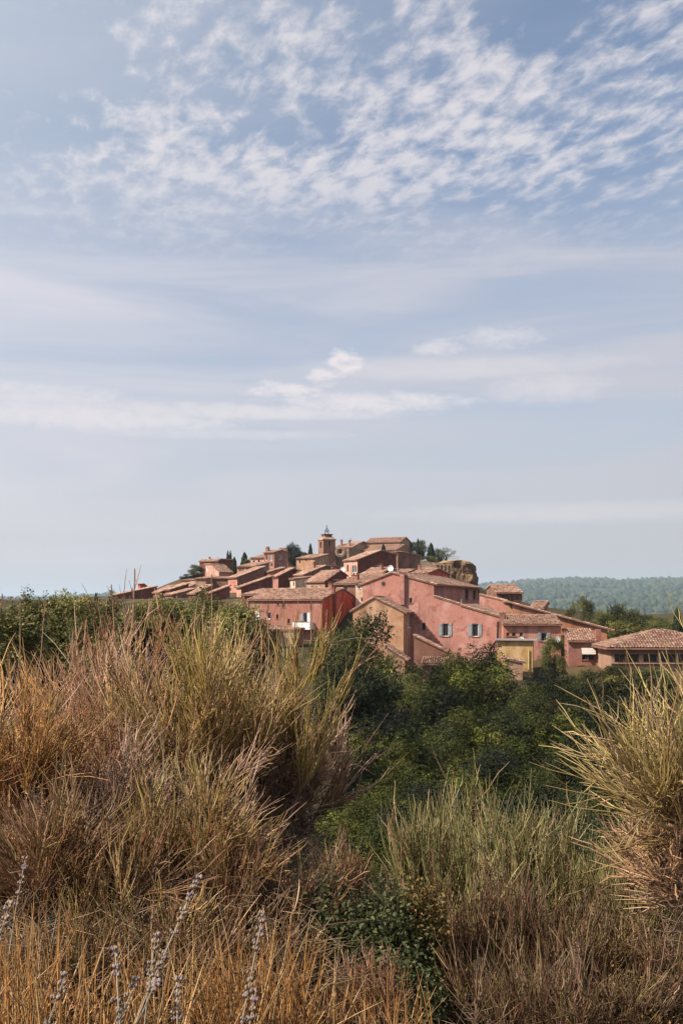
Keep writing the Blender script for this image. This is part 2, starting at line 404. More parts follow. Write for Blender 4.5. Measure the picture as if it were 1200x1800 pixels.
def house(label, B, a, A, C, axis, prof, base, wall, wins=(), chim=(), w=None, d=None, og=0.12, oe=0.28, name='house', cat='house', group='houses of the hill village', cover=True, tone=0.0, bury=3.0, th=0.10, front=None, side=None):
    HN[0] += 1; seed = HN[0]
    ar = math.radians(a); ex = np.array((math.cos(ar), -math.sin(ar))); ey = np.array((math.sin(ar), math.cos(ar)))
    Bp = np.array(((B[0] - 600) * B[1] / F, B[1]))
    W = w if w else along(Bp, -ex, A); D = d if d else along(Bp, ey, C)
    if W <= 0.2 or W > 60: W = 6.0
    if D <= 0.2 or D > 40: D = 7.0
    A0 = Bp - W * ex
    z0 = zat(base, B[1])
    root = empty(name, (A0[0], A0[1], z0), -ar)
    tag(root, label, cat, group)
    # profile heights relative to z0
    pr = []
    for t, py in prof:
        q = Bp + t * D * ey if axis == 'x' else A0 + t * W * ex
        pr.append((t, zat(py, q[1]) - z0))
    wm = wallmat(wall)
    ff = lambda s, z, q: (s, q, z)
    fs = lambda s, z, q: (W - q, s, z)
    fb = lambda s, z, q: (W - s, D - q, z)
    fl = lambda s, z, q: (q, D - s, z)
    if axis == 'x':
        tops = {'f': [(0, pr[0][1]), (W, pr[0][1])], 's': [(t * D, z) for t, z in pr], 'b': [(0, pr[-1][1]), (W, pr[-1][1])], 'l': [((1 - t) * D, z) for t, z in reversed(pr)]}
    else:
        tops = {'f': [(t * W, z) for t, z in pr], 's': [(0, pr[-1][1]), (D, pr[-1][1])], 'b': [((1 - t) * W, z) for t, z in reversed(pr)], 'l': [(0, pr[0][1]), (D, pr[0][1])]}
    holes = {'f': [], 's': [], 'b': [], 'l': []}
    for wi in wins:
        fc, p0, p1, q0, q1, kind = wi
        if fc == 'f':
            s0 = W - along(Bp, -ex, p0); s1 = W - along(Bp, -ex, p1); pt = A0 + ex * (s0 + s1) / 2; Wd = W
        else:
            s0 = along(Bp, ey, p0); s1 = along(Bp, ey, p1); pt = Bp + ey * (s0 + s1) / 2; Wd = D
        if s1 <= s0: continue
        if s0 < 0.05 or s1 > Wd - 0.05: s0 = max(s0, .08); s1 = min(s1, Wd - .08)
        if s1 - s0 < 0.1: continue
        holes[fc].append((s0, s1, zat(q1, pt[1]) - z0, zat(q0, pt[1]) - z0, kind))
    mb = MB(); zb = -bury; skins = []
    for fc, fn, wd in (('f', ff, W), ('s', fs, D), ('b', fb, W), ('l', fl, D)):
        own = front if fc == 'f' else side if fc == 's' else None  # front: paler colour standing for a sunlit face beside shade-dark walls
        q_ = MB() if own else mb
        if own: skins.append((q_, own, 'front_wall' if fc == 'f' else 'gable_wall'))
        zc = face_mesh(q_, wd, tops[fc], zb, holes[fc], fn, 0.2)
        for h in holes[fc]:
            window(root, fn, h[0], h[1], h[2], h[3], h[4], h[3] > zc - 0.02, B[1])
    mb.build('wall', wm, root)
    for q_, own, nm in skins: q_.build(nm, wallmat(own), root)
    if cover:
        m = MB(); T = Tiles()
        pitch = 0.20 if B[1] < 112 else 0.23 if B[1] < 160 else 0.27
        for i in range(len(pr) - 1):
            (t0, h0), (t1, h1) = pr[i], pr[i + 1]
            span = D if axis == 'x' else W; other = W if axis == 'x' else D
            a0, a1 = t0 * span, t1 * span; sl = (h1 - h0) / max(1e-6, a1 - a0)
            e0 = oe if i == 0 else 0.0; e1 = oe if i == len(pr) - 2 else 0.0
            a0 -= e0; h0 -= e0 * sl; a1 += e1; h1 += e1 * sl
            L3 = (lambda q, p, z: (q, p, z)) if axis == 'x' else (lambda q, p, z: (p, q, z))
            lo = [L3(-og, a0, h0 + .01), L3(other + og, a0, h0 + .01), L3(other + og, a1, h1 + .01), L3(-og, a1, h1 + .01)]
            hi = [(x, y, z + th) for x, y, z in lo]
            if axis != 'x': lo = lo[::-1]; hi = hi[::-1]
            m.hexa(lo, hi)
            slope = math.hypot(a1 - a0, h1 - h0)
            if h1 >= h0: o = L3(-og, a0, h0 + .012 + th); v = np.array(L3(0, a1 - a0, h1 - h0))
            else: o = L3(-og, a1, h1 + .012 + th); v = np.array(L3(0, a0 - a1, h0 - h1))
            T.add(*tile_plane(o, L3(1, 0, 0), v, other + 2 * og, slope, pitch, 0.36 if B[1] < 130 else 0.42, tone=tone, seed=seed * 3 + i))
            if i > 0 and pr[i][1] >= max(pr[0][1], pr[-1][1]):       # ridge caps
                nr = int((other + 2 * og) / 0.42); zr = pr[i][1] + th + .05; ar_ = pr[i][0] * span
                oo = L3(-og, ar_ - .13, zr)
                T.add(*tile_plane(L3(-og, ar_, zr - .02), L3(0, 1, 0), L3(1, 0, 0.0), 0.01, other + 2 * og, 0.3, 0.42, seed=seed) if False else tile_plane(np.array(L3(-og, ar_ - .16, zr)), L3(0, 1, 0), L3(1, 0, 0), 0.32, other + 2 * og, 0.2, 0.42, tone=tone, seed=seed + 7))
        r = m.build('roof', SLAB, root); T.build(r)
    def ztop(sx, dy):
        t = dy / D if axis == 'x' else sx / W
        for (t0, h0), (t1, h1) in zip(pr[:-1], pr[1:]):
            if t0 <= t <= t1: return h0 + (h1 - h0) * (t - t0) / (t1 - t0 + 1e-9)
        return pr[-1][1]
    for c in chim:
        sf, df, h, wd = c[:4]
        chimney(root, sf * W, df * D, ztop(sf * W, df * D), h, wd, c[4] if len(c) > 4 else None)
    GROUND_PTS.append((A0[0], A0[1], z0, 1)); GROUND_PTS.append((Bp[0], Bp[1], z0, 1))
    c_ = Bp + D * ey; GROUND_PTS.append((c_[0], c_[1], z0 + .3, 1)); c_ = A0 + D * ey; GROUND_PTS.append((c_[0], c_[1], z0 + .3, 1))
    root['_'] = 0; del root['_']
    return dict(root=root, W=W, D=D, A0=A0, B=Bp, ex=ex, ey=ey, z0=z0, pr=pr, ar=ar, ff=ff, fs=fs, ztop=ztop)

# ------------------------------------------------------------------ the near row of houses
red = house('long mauve house with bright red gable end and white balcony', (566, 112), 28, 437, 630, 'x', [(0, 1055), (.55, 1036.5), (1, 1054)], 1128, 'mauve',
    [('f', 496, 501, 1059, 1068, 'd'), ('f', 485.5, 489.5, 1080, 1088, 'd'), ('f', 505.5, 509.5, 1088, 1096, 'd'), ('f', 470, 476, 1077, 1088, 'w'), ('f', 533, 540, 1077, 1095, 'w'), ('f', 487, 490, 1060, 1064, 'd')], [(.86, .5, .7, .45)], side='red')
def red_extras():
    R = red['root']; W, D, z0 = red['W'], red['D'], red['z0']
    s0 = W - along(red['B'], -red['ex'], 522); s1 = W - along(red['B'], -red['ex'], 552); Y = 114
    za = zat(1104, Y) - z0; zb = zat(1093, Y) - z0
    m = MB(); m.box((s0, -1.0, za - .12), (s1, -.003, za)); b = m.build('balcony', WHITE, R)
    m = MB(); m.box((s0, -1.0, za + .003), (s1, -.9, zb)); m.box((s0, -.897, za + .003), (s0 + .08, -.006, zb)); m.box((s1 - .08, -.897, za + .003), (s1, -.006, zb)); m.build('parapet', WHITE, b)
    m = MB(); m.box((s0 + .1, -1.05, zb + .003), (s1 - .1, -.95, zb + .07)); m.build('rail', WOOD, b)
    for (p0, p1, q0, q1, mt) in ((540.5, 545, 1077, 1095, WHITE), (528.5, 533, 1079, 1091, GREYBLUE), (450, 456, 1075, 1091, WHITE)):
        a = W - along(red['B'], -red['ex'], p0); c = W - along(red['B'], -red['ex'], p1)
        m = MB(); m.box((a, -.07, zat(q1, Y) - z0), (c, -.02, zat(q0, Y) - z0)); m.build('shutter', mt, R)
    m = MB(); m.tube([(-.02, -.12, -2), (-.02, -.12, red['pr'][0][1] - .1)], .06); m.build('drainpipe', ZINC, R)
    sx = along(red['B'], red['ey'], 586)
    m = MB(); m.box((W + .008, sx - .12, -3), (W + .2, sx + .12, red['ztop'](W, sx) + .9)); m.build('pilaster', wallmat('darkred'), R)
red_extras()

ochre = house('rough ochre plaster house with pale low gable roof', (709, 92), 14, 620, 730, 'y', [(0, 1074), (.42, 1051.5), (1, 1077)], 1170, 'ochre',
    [('s', 716, 721, 1083, 1103, 'w')], oe=.3)
pinkA = 19
pink = house('large weathered pink house with gable and long tiled roof', (762, 95), pinkA, 637, 842, 'y', [(0, 1028), (.42, 1008), (1, 1028)], 1172, 'pink',
    [('f', 719, 724, 1051, 1060, 'd'), ('f', 741, 747.5, 1095, 1107, 'd'), ('s', 817, 823, 1036, 1053, 'd'), ('s', 831, 836, 1037, 1053, 'd'), ('s', 839.5, 844.5, 1037, 1053, 'd')], oe=.35)
def pink_extras():
    R = pink['root']; W, z0 = pink['W'], pink['z0']
    # stack on the gable
    a = W - along(pink['B'], -pink['ex'], 704); b = W - along(pink['B'], -pink['ex'], 711.5)
    m = MB(); m.box((a, -.34, zat(1063, 96) - z0), (b, -.005, zat(1008, 96) - z0)); c = m.build('chimney_breast', wallmat('pink'), R)
    m = MB(); m.box((a - .04, -.38, zat(1008, 96) - z0 + .004), (b + .04, .3, zat(1006.5, 96) - z0)); m.build('chimney_cap', SLAB, c)
    # oval attic window
    s = W - along(pink['B'], -pink['ex'], 673.5); z = zat(1026, 97) - z0
    for r, d, mt, nm in ((.22, .03, SLAB, 'window'), (.15, .05, GLASS, 'pane')):
        m = MB(); pts = [(s + r * math.cos(k * math.pi / 6), -d, z + 1.15 * r * math.sin(k * math.pi / 6)) for k in range(12)]
        m.poly(pts)
        for k in range(12):
            p, q = pts[k], pts[(k + 1) % 12]; m.poly([p, q, (q[0], 0, q[2]), (p[0], 0, p[2])])
        par = m.build(nm, mt, R if nm == 'window' else par)
pink_extras()
# lower wing in the same wall plane
exp = pink['ex']; Bw = pink['B'] + exp * along(pink['B'], exp, 877)
wing = house('pink wing with two windows with grey shutters and falling roof', (877, Bw[1]), pinkA, 812.03, None, 'y', [(0, 1066), (1, 1085)], 1178, 'pink',
    [('f', 829, 840, 1096.5, 1119, 's')], d=7.0, oe=.2, name='house')
Bt = pink['B'] + exp * along(pink['B'], exp, 812)
terr = house('sloping pink parapet wall in front of the roof terrace', (812, Bt[1]), pinkA, 762.03, None, 'y', [(0, 1049.5), (1, 1065)], 1178, 'pink',
    [('f', 777, 788, 1096, 1118.5, 's')], d=0.45, oe=0.02, og=.08, name='terrace_wall', cat='wall')
def terrace_bits():
    R = terr['root']; W, z0 = terr['W'], terr['z0']
    zf = zat(1075, 94) - z0
    m = MB(); m.box((-.02, .47, zf - .2), (W, 6.5, zf)); m.build('terrace_floor', SLAB, R)
    m = MB(); m.tube([(W * .9, .9, zf), (W * .9, .9, zf + 1.2)], .04); m.build('vent_pipe', ZINC, R)
    for r in (terr, wing):       # panels of bare plaster over the windows
        pass
    R = wing['root']; W, z0 = wing['W'], wing['z0']
    m = MB(); m.tube([(W - .15, -.07, zat(1092, 93) - z0), (W - .2, -.07, zat(1123, 93) - z0), (W - 1.0, -.07, zat(1143, 93) - z0)], .05); m.build('drainpipe', IRON, R)
    m = MB(); m.box((W + .006, -.1, -2), (W + .5, .35, zat(1077, 93) - z0)); c = m.build('pilaster', wallmat('brown'), R)
terrace_bits()

yel = house('yellow ochre annexe with flat corrugated roof', (936, 84), 12, 873, None, 'x', [(0, 1127), (1, 1125.5)], 1196, 'yellow', (), cover=False, d=3.4)
def yellow_roof():
    W, D = yel['W'], yel['D']; z = yel['pr'][0][1]
    n = int((W + .5) / .17); xs = np.linspace(-.25, W + .35, n * 2 + 1)
    V = []; Fq = []
    for i, x in enumerate(xs):
        zz = z + .02 + (.05 if i % 2 else 0)
        V += [(x, -.3, zz), (x, D + .1, zz + .02), (x, -.3, zz + .03), (x, D + .1, zz + .05)]
        if i:
            k = 4 * i; Fq += [[k - 4, k, k + 1, k - 3], [k - 2, k - 1, k + 3, k + 2], [k - 4, k - 2, k + 2, k]]
    obj('corrugated_roof', mesh('corrugated_roof', V, Fq), plain('fibre_cement', (.26, .22, .20), .8, .2, .25, 4), yel['root'])
    m = MB(); m.tube([(W - .35, -.1, zat(1190, 84) - yel['z0']), (W - .35, -.1, zat(1142, 84) - yel['z0'])], .05); m.build('drainpipe', plain('yellow_pipe', (.55, .4, .2)), yel['root'])
yellow_roof()
salm = house('salmon house with coarse clay tiles above the yellow annexe', (985, 90), 5, 884, None, 'x', [(0, 1099), (1, 1084)], 1140, 'salmon',
    [('f', 889.5, 894.5, 1112, 1118, 'd'), ('f', 899, 905.5, 1112, 1118, 'd'), ('f', 912.5, 918, 1112, 1118, 'd'), ('f', 950, 960.5, 1112, 1127, 's')], d=4.6, oe=.35)
longr = house('orange house with one long roof slope falling to the pines', (1066, 98), 8, 900, None, 'y', [(0, 1062), (1, 1107)], 1160, 'orange', (), d=6.5, oe=.7, og=.3)
aw = house('small tiled house with a rolled white awning', (1046, 87), 6, 998, None, 'x', [(0, 1128), (1, 1109)], 1172, 'mauve',
    [('f', 1022, 1044, 1150, 1160, 'd')], d=3.6)
def awning_bits():
    R = aw['root']; W, z0 = aw['W'], aw['z0']
    a = W - along(aw['B'], -aw['ex'], 1021); b = W - along(aw['B'], -aw['ex'], 1045)
    m = MB(); m.hexa([(a, -.5, zat(1150, 87) - z0), (b, -.5, zat(1150, 87) - z0), (b, -.01, zat(1140, 87) - z0), (a, -.01, zat(1140, 87) - z0)],
                     [(a, -.5, zat(1149, 87) - z0), (b, -.5, zat(1149, 87) - z0), (b, -.01, zat(1138.6, 87) - z0), (a, -.01, zat(1138.6, 87) - z0)]); m.build('awning', plain('awning_cloth', (.42, .37, .33), .9), R)
    m = MB(); m.box((W + .005, -.12, -2), (W + .45, .4, zat(1106, 87) - z0)); m.build('pilaster', wallmat('mauve'), R)
    m = MB(); m.tube([(W + .6, -.1, -2), (W + .6, -.1, zat(1130, 87) - z0)], .05); m.build('drainpipe', ZINC, R)
awning_bits()
# hip-roofed hall at the right edge
def hip_hall():
    Y = 82.0; x0 = (1066 - 600) * Y / F; x1 = (1290 - 600) * Y / F; W = x1 - x0; D = 5.6
    z0 = zat(1186, Y); ze = zat(1139, Y) - z0; zr = zat(1107, Y + 2.8) - z0
    root = empty('hall', (x0 + .35, Y, z0), -.03); tag(root, 'low tan hall with hipped ribbed tile roof and dark window band', 'house', 'houses of the hill village')
    ff = lambda s, z, q: (s, q, z)
    holes = []
    for p0, p1 in ((1072, 1090), (1094.5, 1114), (1122, 1146), (1152, 1178), (1184, 1210), (1216, 1240), (1246, 1270)):
        holes.append(((p0 - 600) * Y / F - x0, (p1 - 600) * Y / F - x0, zat(1164, Y) - z0, zat(1146, Y) - z0))
    mb = MB(); face_mesh(mb, W, [(0, ze), (W, ze)], -3, holes, ff, .3)
    for fn, wd in ((lambda s, z, q: (W - q, s, z), D), (lambda s, z, q: (W - s, D - q, z), W), (lambda s, z, q: (q, D - s, z), D)): face_mesh(mb, wd, [(0, ze), (wd, ze)], -3, [], fn, .2)
    mb.build('wall', wallmat('tan'), root)
    for h in holes: window(root, ff, h[0], h[1], h[2], h[3], 'd', False, Y)
    o = .55; c = [(-o, -o), (W + o, -o), (W + o, D + o), (-o, D + o)]
    ax = (1141 - 600) * (Y + 2.8) / F - x0; R0 = np.array((ax, D / 2, zr)); R1 = np.array((ax + .6, D / 2, zr))
    P = [np.array((x, y, ze)) for x, y in c]
    m = MB(); T = Tiles()
    for tri in ((P[0], P[1], R1, R0), (P[1], P[2], R1), (P[2], P[3], R0, R1), (P[3], P[0], R0)):
        m.poly(tri)
        p, q, r = tri[0], tri[1], tri[2]; u = (q - p); Wd = np.linalg.norm(u); u = u / Wd
        rr = r - p; v = rr - u * rr.dot(u); L = np.linalg.norm(v); vn = v / L
        loc = [((k - p).dot(u), (k - p).dot(vn)) for k in tri]
        def inside(cu, cv, loc=loc):
            k = np.ones(len(cu), bool)
            for i in range(len(loc)):
                (xa, ya), (xb, yb) = loc[i], loc[(i + 1) % len(loc)]
                k &= (xb - xa) * (cv - ya) - (yb - ya) * (cu - xa) >= -0.05
            return k
        T.add(*tile_plane(p + np.array((0, 0, .02)), u, vn, Wd, L, .24, .40, inside, tone=.36, seed=int(Wd * 10)))
    m.poly([(x, y, ze - .12) for x, y in c])
    for i in range(4):
        (xa, ya), (xb, yb) = c[i], c[(i + 1) % 4]; m.poly([(xa, ya, ze - .12), (xb, yb, ze - .12), (xb, yb, ze), (xa, ya, ze)])
    r = m.build('roof', SLAB, root); T.build(r)
    m = MB(); m.box((-.1, -.25, ze - .5), (W + .1, -.01, ze - .36)); m.build('fascia', WOOD, root)
    m = MB(); m.box((-.05, -.28, zat(1166.5, Y) - z0), (W + .1, -.012, zat(1165, Y) - z0)); m.build('sill', wallmat('tan'), root)
    GROUND_PTS.append((x0, Y, z0, 1)); GROUND_PTS.append((x1, Y, z0, 1)); GROUND_PTS.append((x1, Y + D, z0, 1))
hip_hall()
house('brown house with four narrow windows under hipped tiles', (917, 121), -3, 872, None, 'x', [(0, 1043), (.6, 1030), (1, 1036)], 1064, 'brown',
    [('f', 881, 885, 1046, 1053, 'd'), ('f', 891, 894.5, 1047, 1058, 'd'), ('f', 897.5, 901, 1047, 1059, 'd'), ('f', 907, 910, 1047, 1055, 'd')], d=6)
house('streaked pink terrace wall above the long tiled slopes', (888, 104), 28, 842, None, 'y', [(0, 1047), (1, 1058)], 1084, 'pink', (), d=.5, og=.05, oe=.05, name='terrace_wall', cat='wall')
house('low ochre house with falling roof behind the salmon house', (948, 100), 10, 888, None, 'y', [(0, 1061), (1, 1079)], 1100, 'ochre', (), d=4, oe=.3)
house('little red gabled house with ribbed roof facing the valley', (955, 128), 40, 932, 963, 'x', [(0, 1069), (.85, 1059), (1, 1061)], 1085, 'orange', (), oe=.15)
house('long low roof stepping down behind the ochre house', (930, 116), 8, 884, None, 'y', [(0, 1058), (1, 1070)], 1085, 'orange', (), d=4)
# little roofs at the foot of the near row
lean = house('lean-to with sloping tiled coping against the ochre house', (786, 89.0), 14, 727, None, 'y', [(0, 1119), (1, 1147)], 1172, 'brown', (), d=1.0, oe=.05, og=.15)
house('low tiled shed at the foot of the ochre wall', (711, 88), 10, 680, None, 'y', [(0, 1140), (1, 1160)], 1190, 'tan', (), d=2.4)
house('low tiled porch half hidden by the robinia tops', (856, 86), 8, 742, None, 'x', [(0, 1169), (1, 1159)], 1204, 'brown', [('f', 757, 775, 1172, 1186, 'd')], d=2.0)
house('small tiled lean-to against the yellow annexe', (918, 82), 8, 888, None, 'y', [(0, 1160), (1, 1166)], 1200, 'tan', (), d=1.5)
house('small roof below the mauve house beside the plane trees', (476, 105), 20, 452, None, 'y', [(0, 1112), (.5, 1104), (1, 1108)], 1140, 'brown', (), d=4)
house('flat tiled annexe below the white balcony', (516, 106), 20, 487, None, 'x', [(0, 1110), (1, 1106)], 1140, 'tan', (), d=3, oe=.1)

# ------------------------------------------------------------------ the village climbing to the bell tower
V60 = 60
house('brown fronted house with pale door beside the red gable', (624, 126), 26, 588, None, 'x', [(0, 1027.5), (1, 1012)], 1050, 'brown',
    [('f', 603, 610, 1029, 1046, 'w')], [(.62, .35, .8, .8)], d=7)
house('cream house with small framed window beside the pink gable', (650, 118), 14, 624.5, None, 'x', [(0, 1026), (1, 1010)], 1066, 'cream', [('f', 629, 633, 1028, 1035, 'w'), ('f', 634, 639, 1050, 1058, 'w')], d=9)
house('low house with lit tan front and shaded dark red gable below the tower', (571, 150), 48, 538, 609, 'x', [(0, 1022.5), (.72, 1004), (1, 1012)], 1042, 'maroon', [('f', 547, 550, 1030, 1032, 'd'), ('f', 555, 557.5, 1031, 1033, 'd')], front='tan')
house('tall cream fronted house with shaded brown side and shed roof', (534, 162), V60, 517.5, 582, 'x', [(0, 1011), (.8, 995.5), (1, 997)], 1042, 'brown', [('f', 525.5, 527.5, 1014, 1024, 'd')], [(.5, .55, .9, .5)], front='cream')
house('narrow cream house squeezed beside the tall shed roof', (519, 160), V60, 510, None, 'x', [(0, 1018.5), (1, 1015)], 1042, 'cream', [('f', 515, 517, 1023, 1030, 'd')], d=3)
house('long tan roof between the tower and the low red house', (560, 172), V60, 533, 590, 'x', [(0, 1013), (.8, 1000), (1, 1002)], 1036, 'maroon')
house('shaded maroon house with narrow lit red front', (489, 168), V60, 480, 521, 'x', [(0, 1013.5), (.85, 1000), (1, 1003)], 1040, 'maroon', [('f', 482.5, 484, 1016, 1028, 'w')], front='salmon')
house('long pink shed rising to the maroon house', (424, 156), V60, 416, 478, 'x', [(0, 1033), (1, 1014)], 1050, 'darkred', front='palepink')
house('dark brown house with lit pink front and two small windows', (417, 176), V60, 401, 464, 'x', [(0, 1015.5), (1, 997.5)], 1042, 'brown', [('f', 403.5, 406.5, 1033, 1039, 'd'), ('f', 412, 414.5, 1029, 1034, 'd')], front='salmon')
house('low dark red house behind the plane tree tops', (371, 150), V60, 364, 404, 'x', [(0, 1043.5), (1, 1031)], 1056, 'darkred')
house('small tiled roof at the corner of the mauve house', (462, 122), 24, 426, None, 'x', [(0, 1047), (1, 1037)], 1062, 'darkred', d=5)
house('narrow lit red house beside the dark garage opening', (474, 178), V60, 465, 500, 'x', [(0, 1006), (1, 999)], 1025, 'orange')
house('block with a dark garage opening under a flat roof', (496, 184), 20, 483, 510, 'x', [(0, 1000), (1, 999)], 1018, 'salmon', [('f', 486, 494, 1003, 1010, 'd')], cover=False)
house('tan house with lit red lower wall left of the tower', (553, 218), 30, 521, None, 'x', [(0, 981.5), (1, 975)], 1002, 'ochre', [('f', 525.5, 528, 985, 990, 'd'), ('f', 537.5, 539.5, 983, 987, 'd')], d=6)
house('tall rose house with two rows of pale shutters', (482, 214), 40, 464, 505, 'x', [(0, 971.5), (.55, 967.5), (1, 972)], 1000, 'mauve', [('f', 466, 470, 975, 985, 'w'), ('f', 474.5, 479, 974, 986, 'w'), ('f', 467, 470, 990, 997, 'w'), ('f', 475, 479, 990, 997, 'w'), ('s', 490, 496, 976, 983, 'w'), ('s', 490, 496, 990, 996, 'w')], [(.1, .2, .9, .7)])
house('low rose house with two windows left of the tall rose house', (465, 222), 25, 440.5, None, 'x', [(0, 981), (1, 975.5)], 1004, 'palepink', [('f', 445, 448, 985, 990, 'd'), ('f', 453.5, 456.5, 984, 989, 'd')], d=6)
house('flat tiled house behind the dark pine on the ridge', (506, 238), 25, 488, 514, 'x', [(0, 968.5), (.5, 964), (1, 967)], 990, 'orange', [('f', 503, 505, 971, 974, 'd')])
house('long tan house with a row of small windows', (447, 196), 25, 417, None, 'x', [(0, 996.5), (1, 990)], 1018, 'tan', [('f', 419.5, 421.5, 999, 1004, 'd'), ('f', 423, 425, 998.5, 1003.5, 'd'), ('f', 426.5, 428.5, 998, 1003, 'd'), ('f', 434, 436.5, 997.5, 1002, 'd')], d=6)
house('maroon house on the left shoulder of the hill', (384, 212), 42, 351, 410, 'x', [(0, 986), (.15, 983.5), (1, 985)], 1012, 'maroon', (), [(.3, .3, .4, .4)])
house('pale rose house in front of the maroon house', (385, 198), 30, 361, 408, 'y', [(0, 993), (.45, 992.5), (1, 1005)], 1022, 'palepink', [('f', 363.5, 365, 998, 1006, 'w'), ('f', 379, 381, 997.5, 1001, 'd')])
house('dark brown block with a terrace below the rose house', (362, 182), 18, 344, None, 'x', [(0, 1018), (1, 1015)], 1044, 'tan', [('f', 341, 346, 1028, 1036, 'd')], d=6)
house('long dark wall under the terrace of the rose house', (404, 184), 10, 361, None, 'x', [(0, 1017.5), (1, 1015.5)], 1046, 'brown', (), d=5)
# low roofs at the left end
LOW = [('long brown roof at the far left end of the village', (207, 196), V60, 199, 276, [(0, 1046), (1, 1031.5)], 1058, 'maroon'),
       ('small red block rising behind the far left roof', (247, 214), 50, 243, 262, [(0, 1027.5), (.4, 1027), (1, 1034)], 1052, 'red'),
       ('low clay roof beside the long brown roof', (281, 190), V60, 270, 305, [(0, 1042), (1, 1031)], 1056, 'brown'),
       ('flat clay roof with a dark side, third from the far left', (300, 188), V60, 284, 332, [(0, 1037), (1, 1027)], 1056, 'maroon'),
       ('pale clay roof below the oak on the left shoulder', (332, 196), 50, 315, 352, [(0, 1033), (1, 1024)], 1054, 'tan'),
       ('low roof with dark opening behind the plane trees', (304, 172), V60, 290, 342, [(0, 1046), (1, 1036)], 1060, 'brown'),
       ('small tan house below the oak', (345, 204), 40, 320, 361, [(0, 1020), (1, 1019)], 1046, 'tan'),
       ('dark red house between the low roofs and the brown wall', (345, 170), V60, 330, 372, [(0, 1044), (1, 1030)], 1062, 'darkred')]
for lb, B, a, A, C, pr, ba, wl in LOW: house(lb, B, a, A, C, 'x', pr, ba, wl)
# right of the tower
house('big maroon gabled house with lit pale pink front and white framed window', (628, 186), V60, 604, 696, 'x', [(0, 984.5), (.6, 968.5), (1, 976)], 1018, 'maroon', [('f', 609.5, 612.5, 993, 1005, 'd'), ('f', 618, 626, 994, 1007, 'w')], front='palepink')
house('brown house with low roof below the church gable', (699, 204), V60, 688, 738, 'x', [(0, 971), (.2, 971), (1, 978)], 1008, 'brown', (), d=None)
house('low tiled roof with a stack below the big maroon house', (668, 152), 45, 632, 694, 'x', [(0, 1010.5), (.8, 999), (1, 1002)], 1030, 'maroon', (), [(.7, .5, .8, .5)])
house('tiled sliver of roof left of the small red gable', (712, 138), 25, 690, 728, 'x', [(0, 1009), (1, 1002.5)], 1030, 'maroon')
house('small house with red gable under the cliff', (752, 136), 30, 722, 790, 'x', [(0, 1009), (.45, 1001), (1, 1011)], 1040, 'red', (), [(.1, .3, .7, .4)])

# the church on the hilltop
def church():
    h = house('long church nave with tiled roof and stone gable', (703, 255), 25, 643, 724, 'x', [(0, 953), (.45, 945), (1, 957)], 990, 'ochre', (), og=.25, name='church', cat='church', group=None)
    house('lower church aisle with tiled lean-to roof', (697, 248), 25, 640, None, 'x', [(0, 967), (1, 958.5)], 992, 'ochre', (), d=5, name='church_aisle', cat='church', group=None)
    house('square tiled block at the left end of the nave', (632, 256), 45, 616, 644, 'x', [(0, 956), (.5, 952.5), (1, 955)], 985, 'brown', (), name='church_chapel', cat='church', group=None)
    house('low roofs between the bell tower and the church', (620, 250), 40, 588, 640, 'x', [(0, 962), (.6, 955.5), (1, 960)], 992, 'tan', (), [(.25, .2, 1.5, .5), (.75, .1, 1.4, .5)], name='sacristy', cat='house', group=None)
    house('rough stone wall with round niche beside the bell tower', (613, 240), 15, 586, 640, 'x', [(0, 964), (1, 965)], 1000, 'stone', (), cover=False, name='stone_wall', cat='wall', group=None)
    m = MB(); p = wp(616, 946, 256); m.box((p[0] - .06, p[1] - .06, p[2] - 2.2), (p[0] + .06, p[1] + .06, p[2])); m.box((p[0] - .4, p[1] - .05, p[2] - .6), (p[0] - .061, p[1] + .05, p[2] - .48)); m.box((p[0] + .061, p[1] - .05, p[2] - .6), (p[0] + .4, p[1] + .05, p[2] - .48))
    o = m.build('cross', IRON); tag(o, 'thin dark iron cross on the church roof', 'cross')
church()
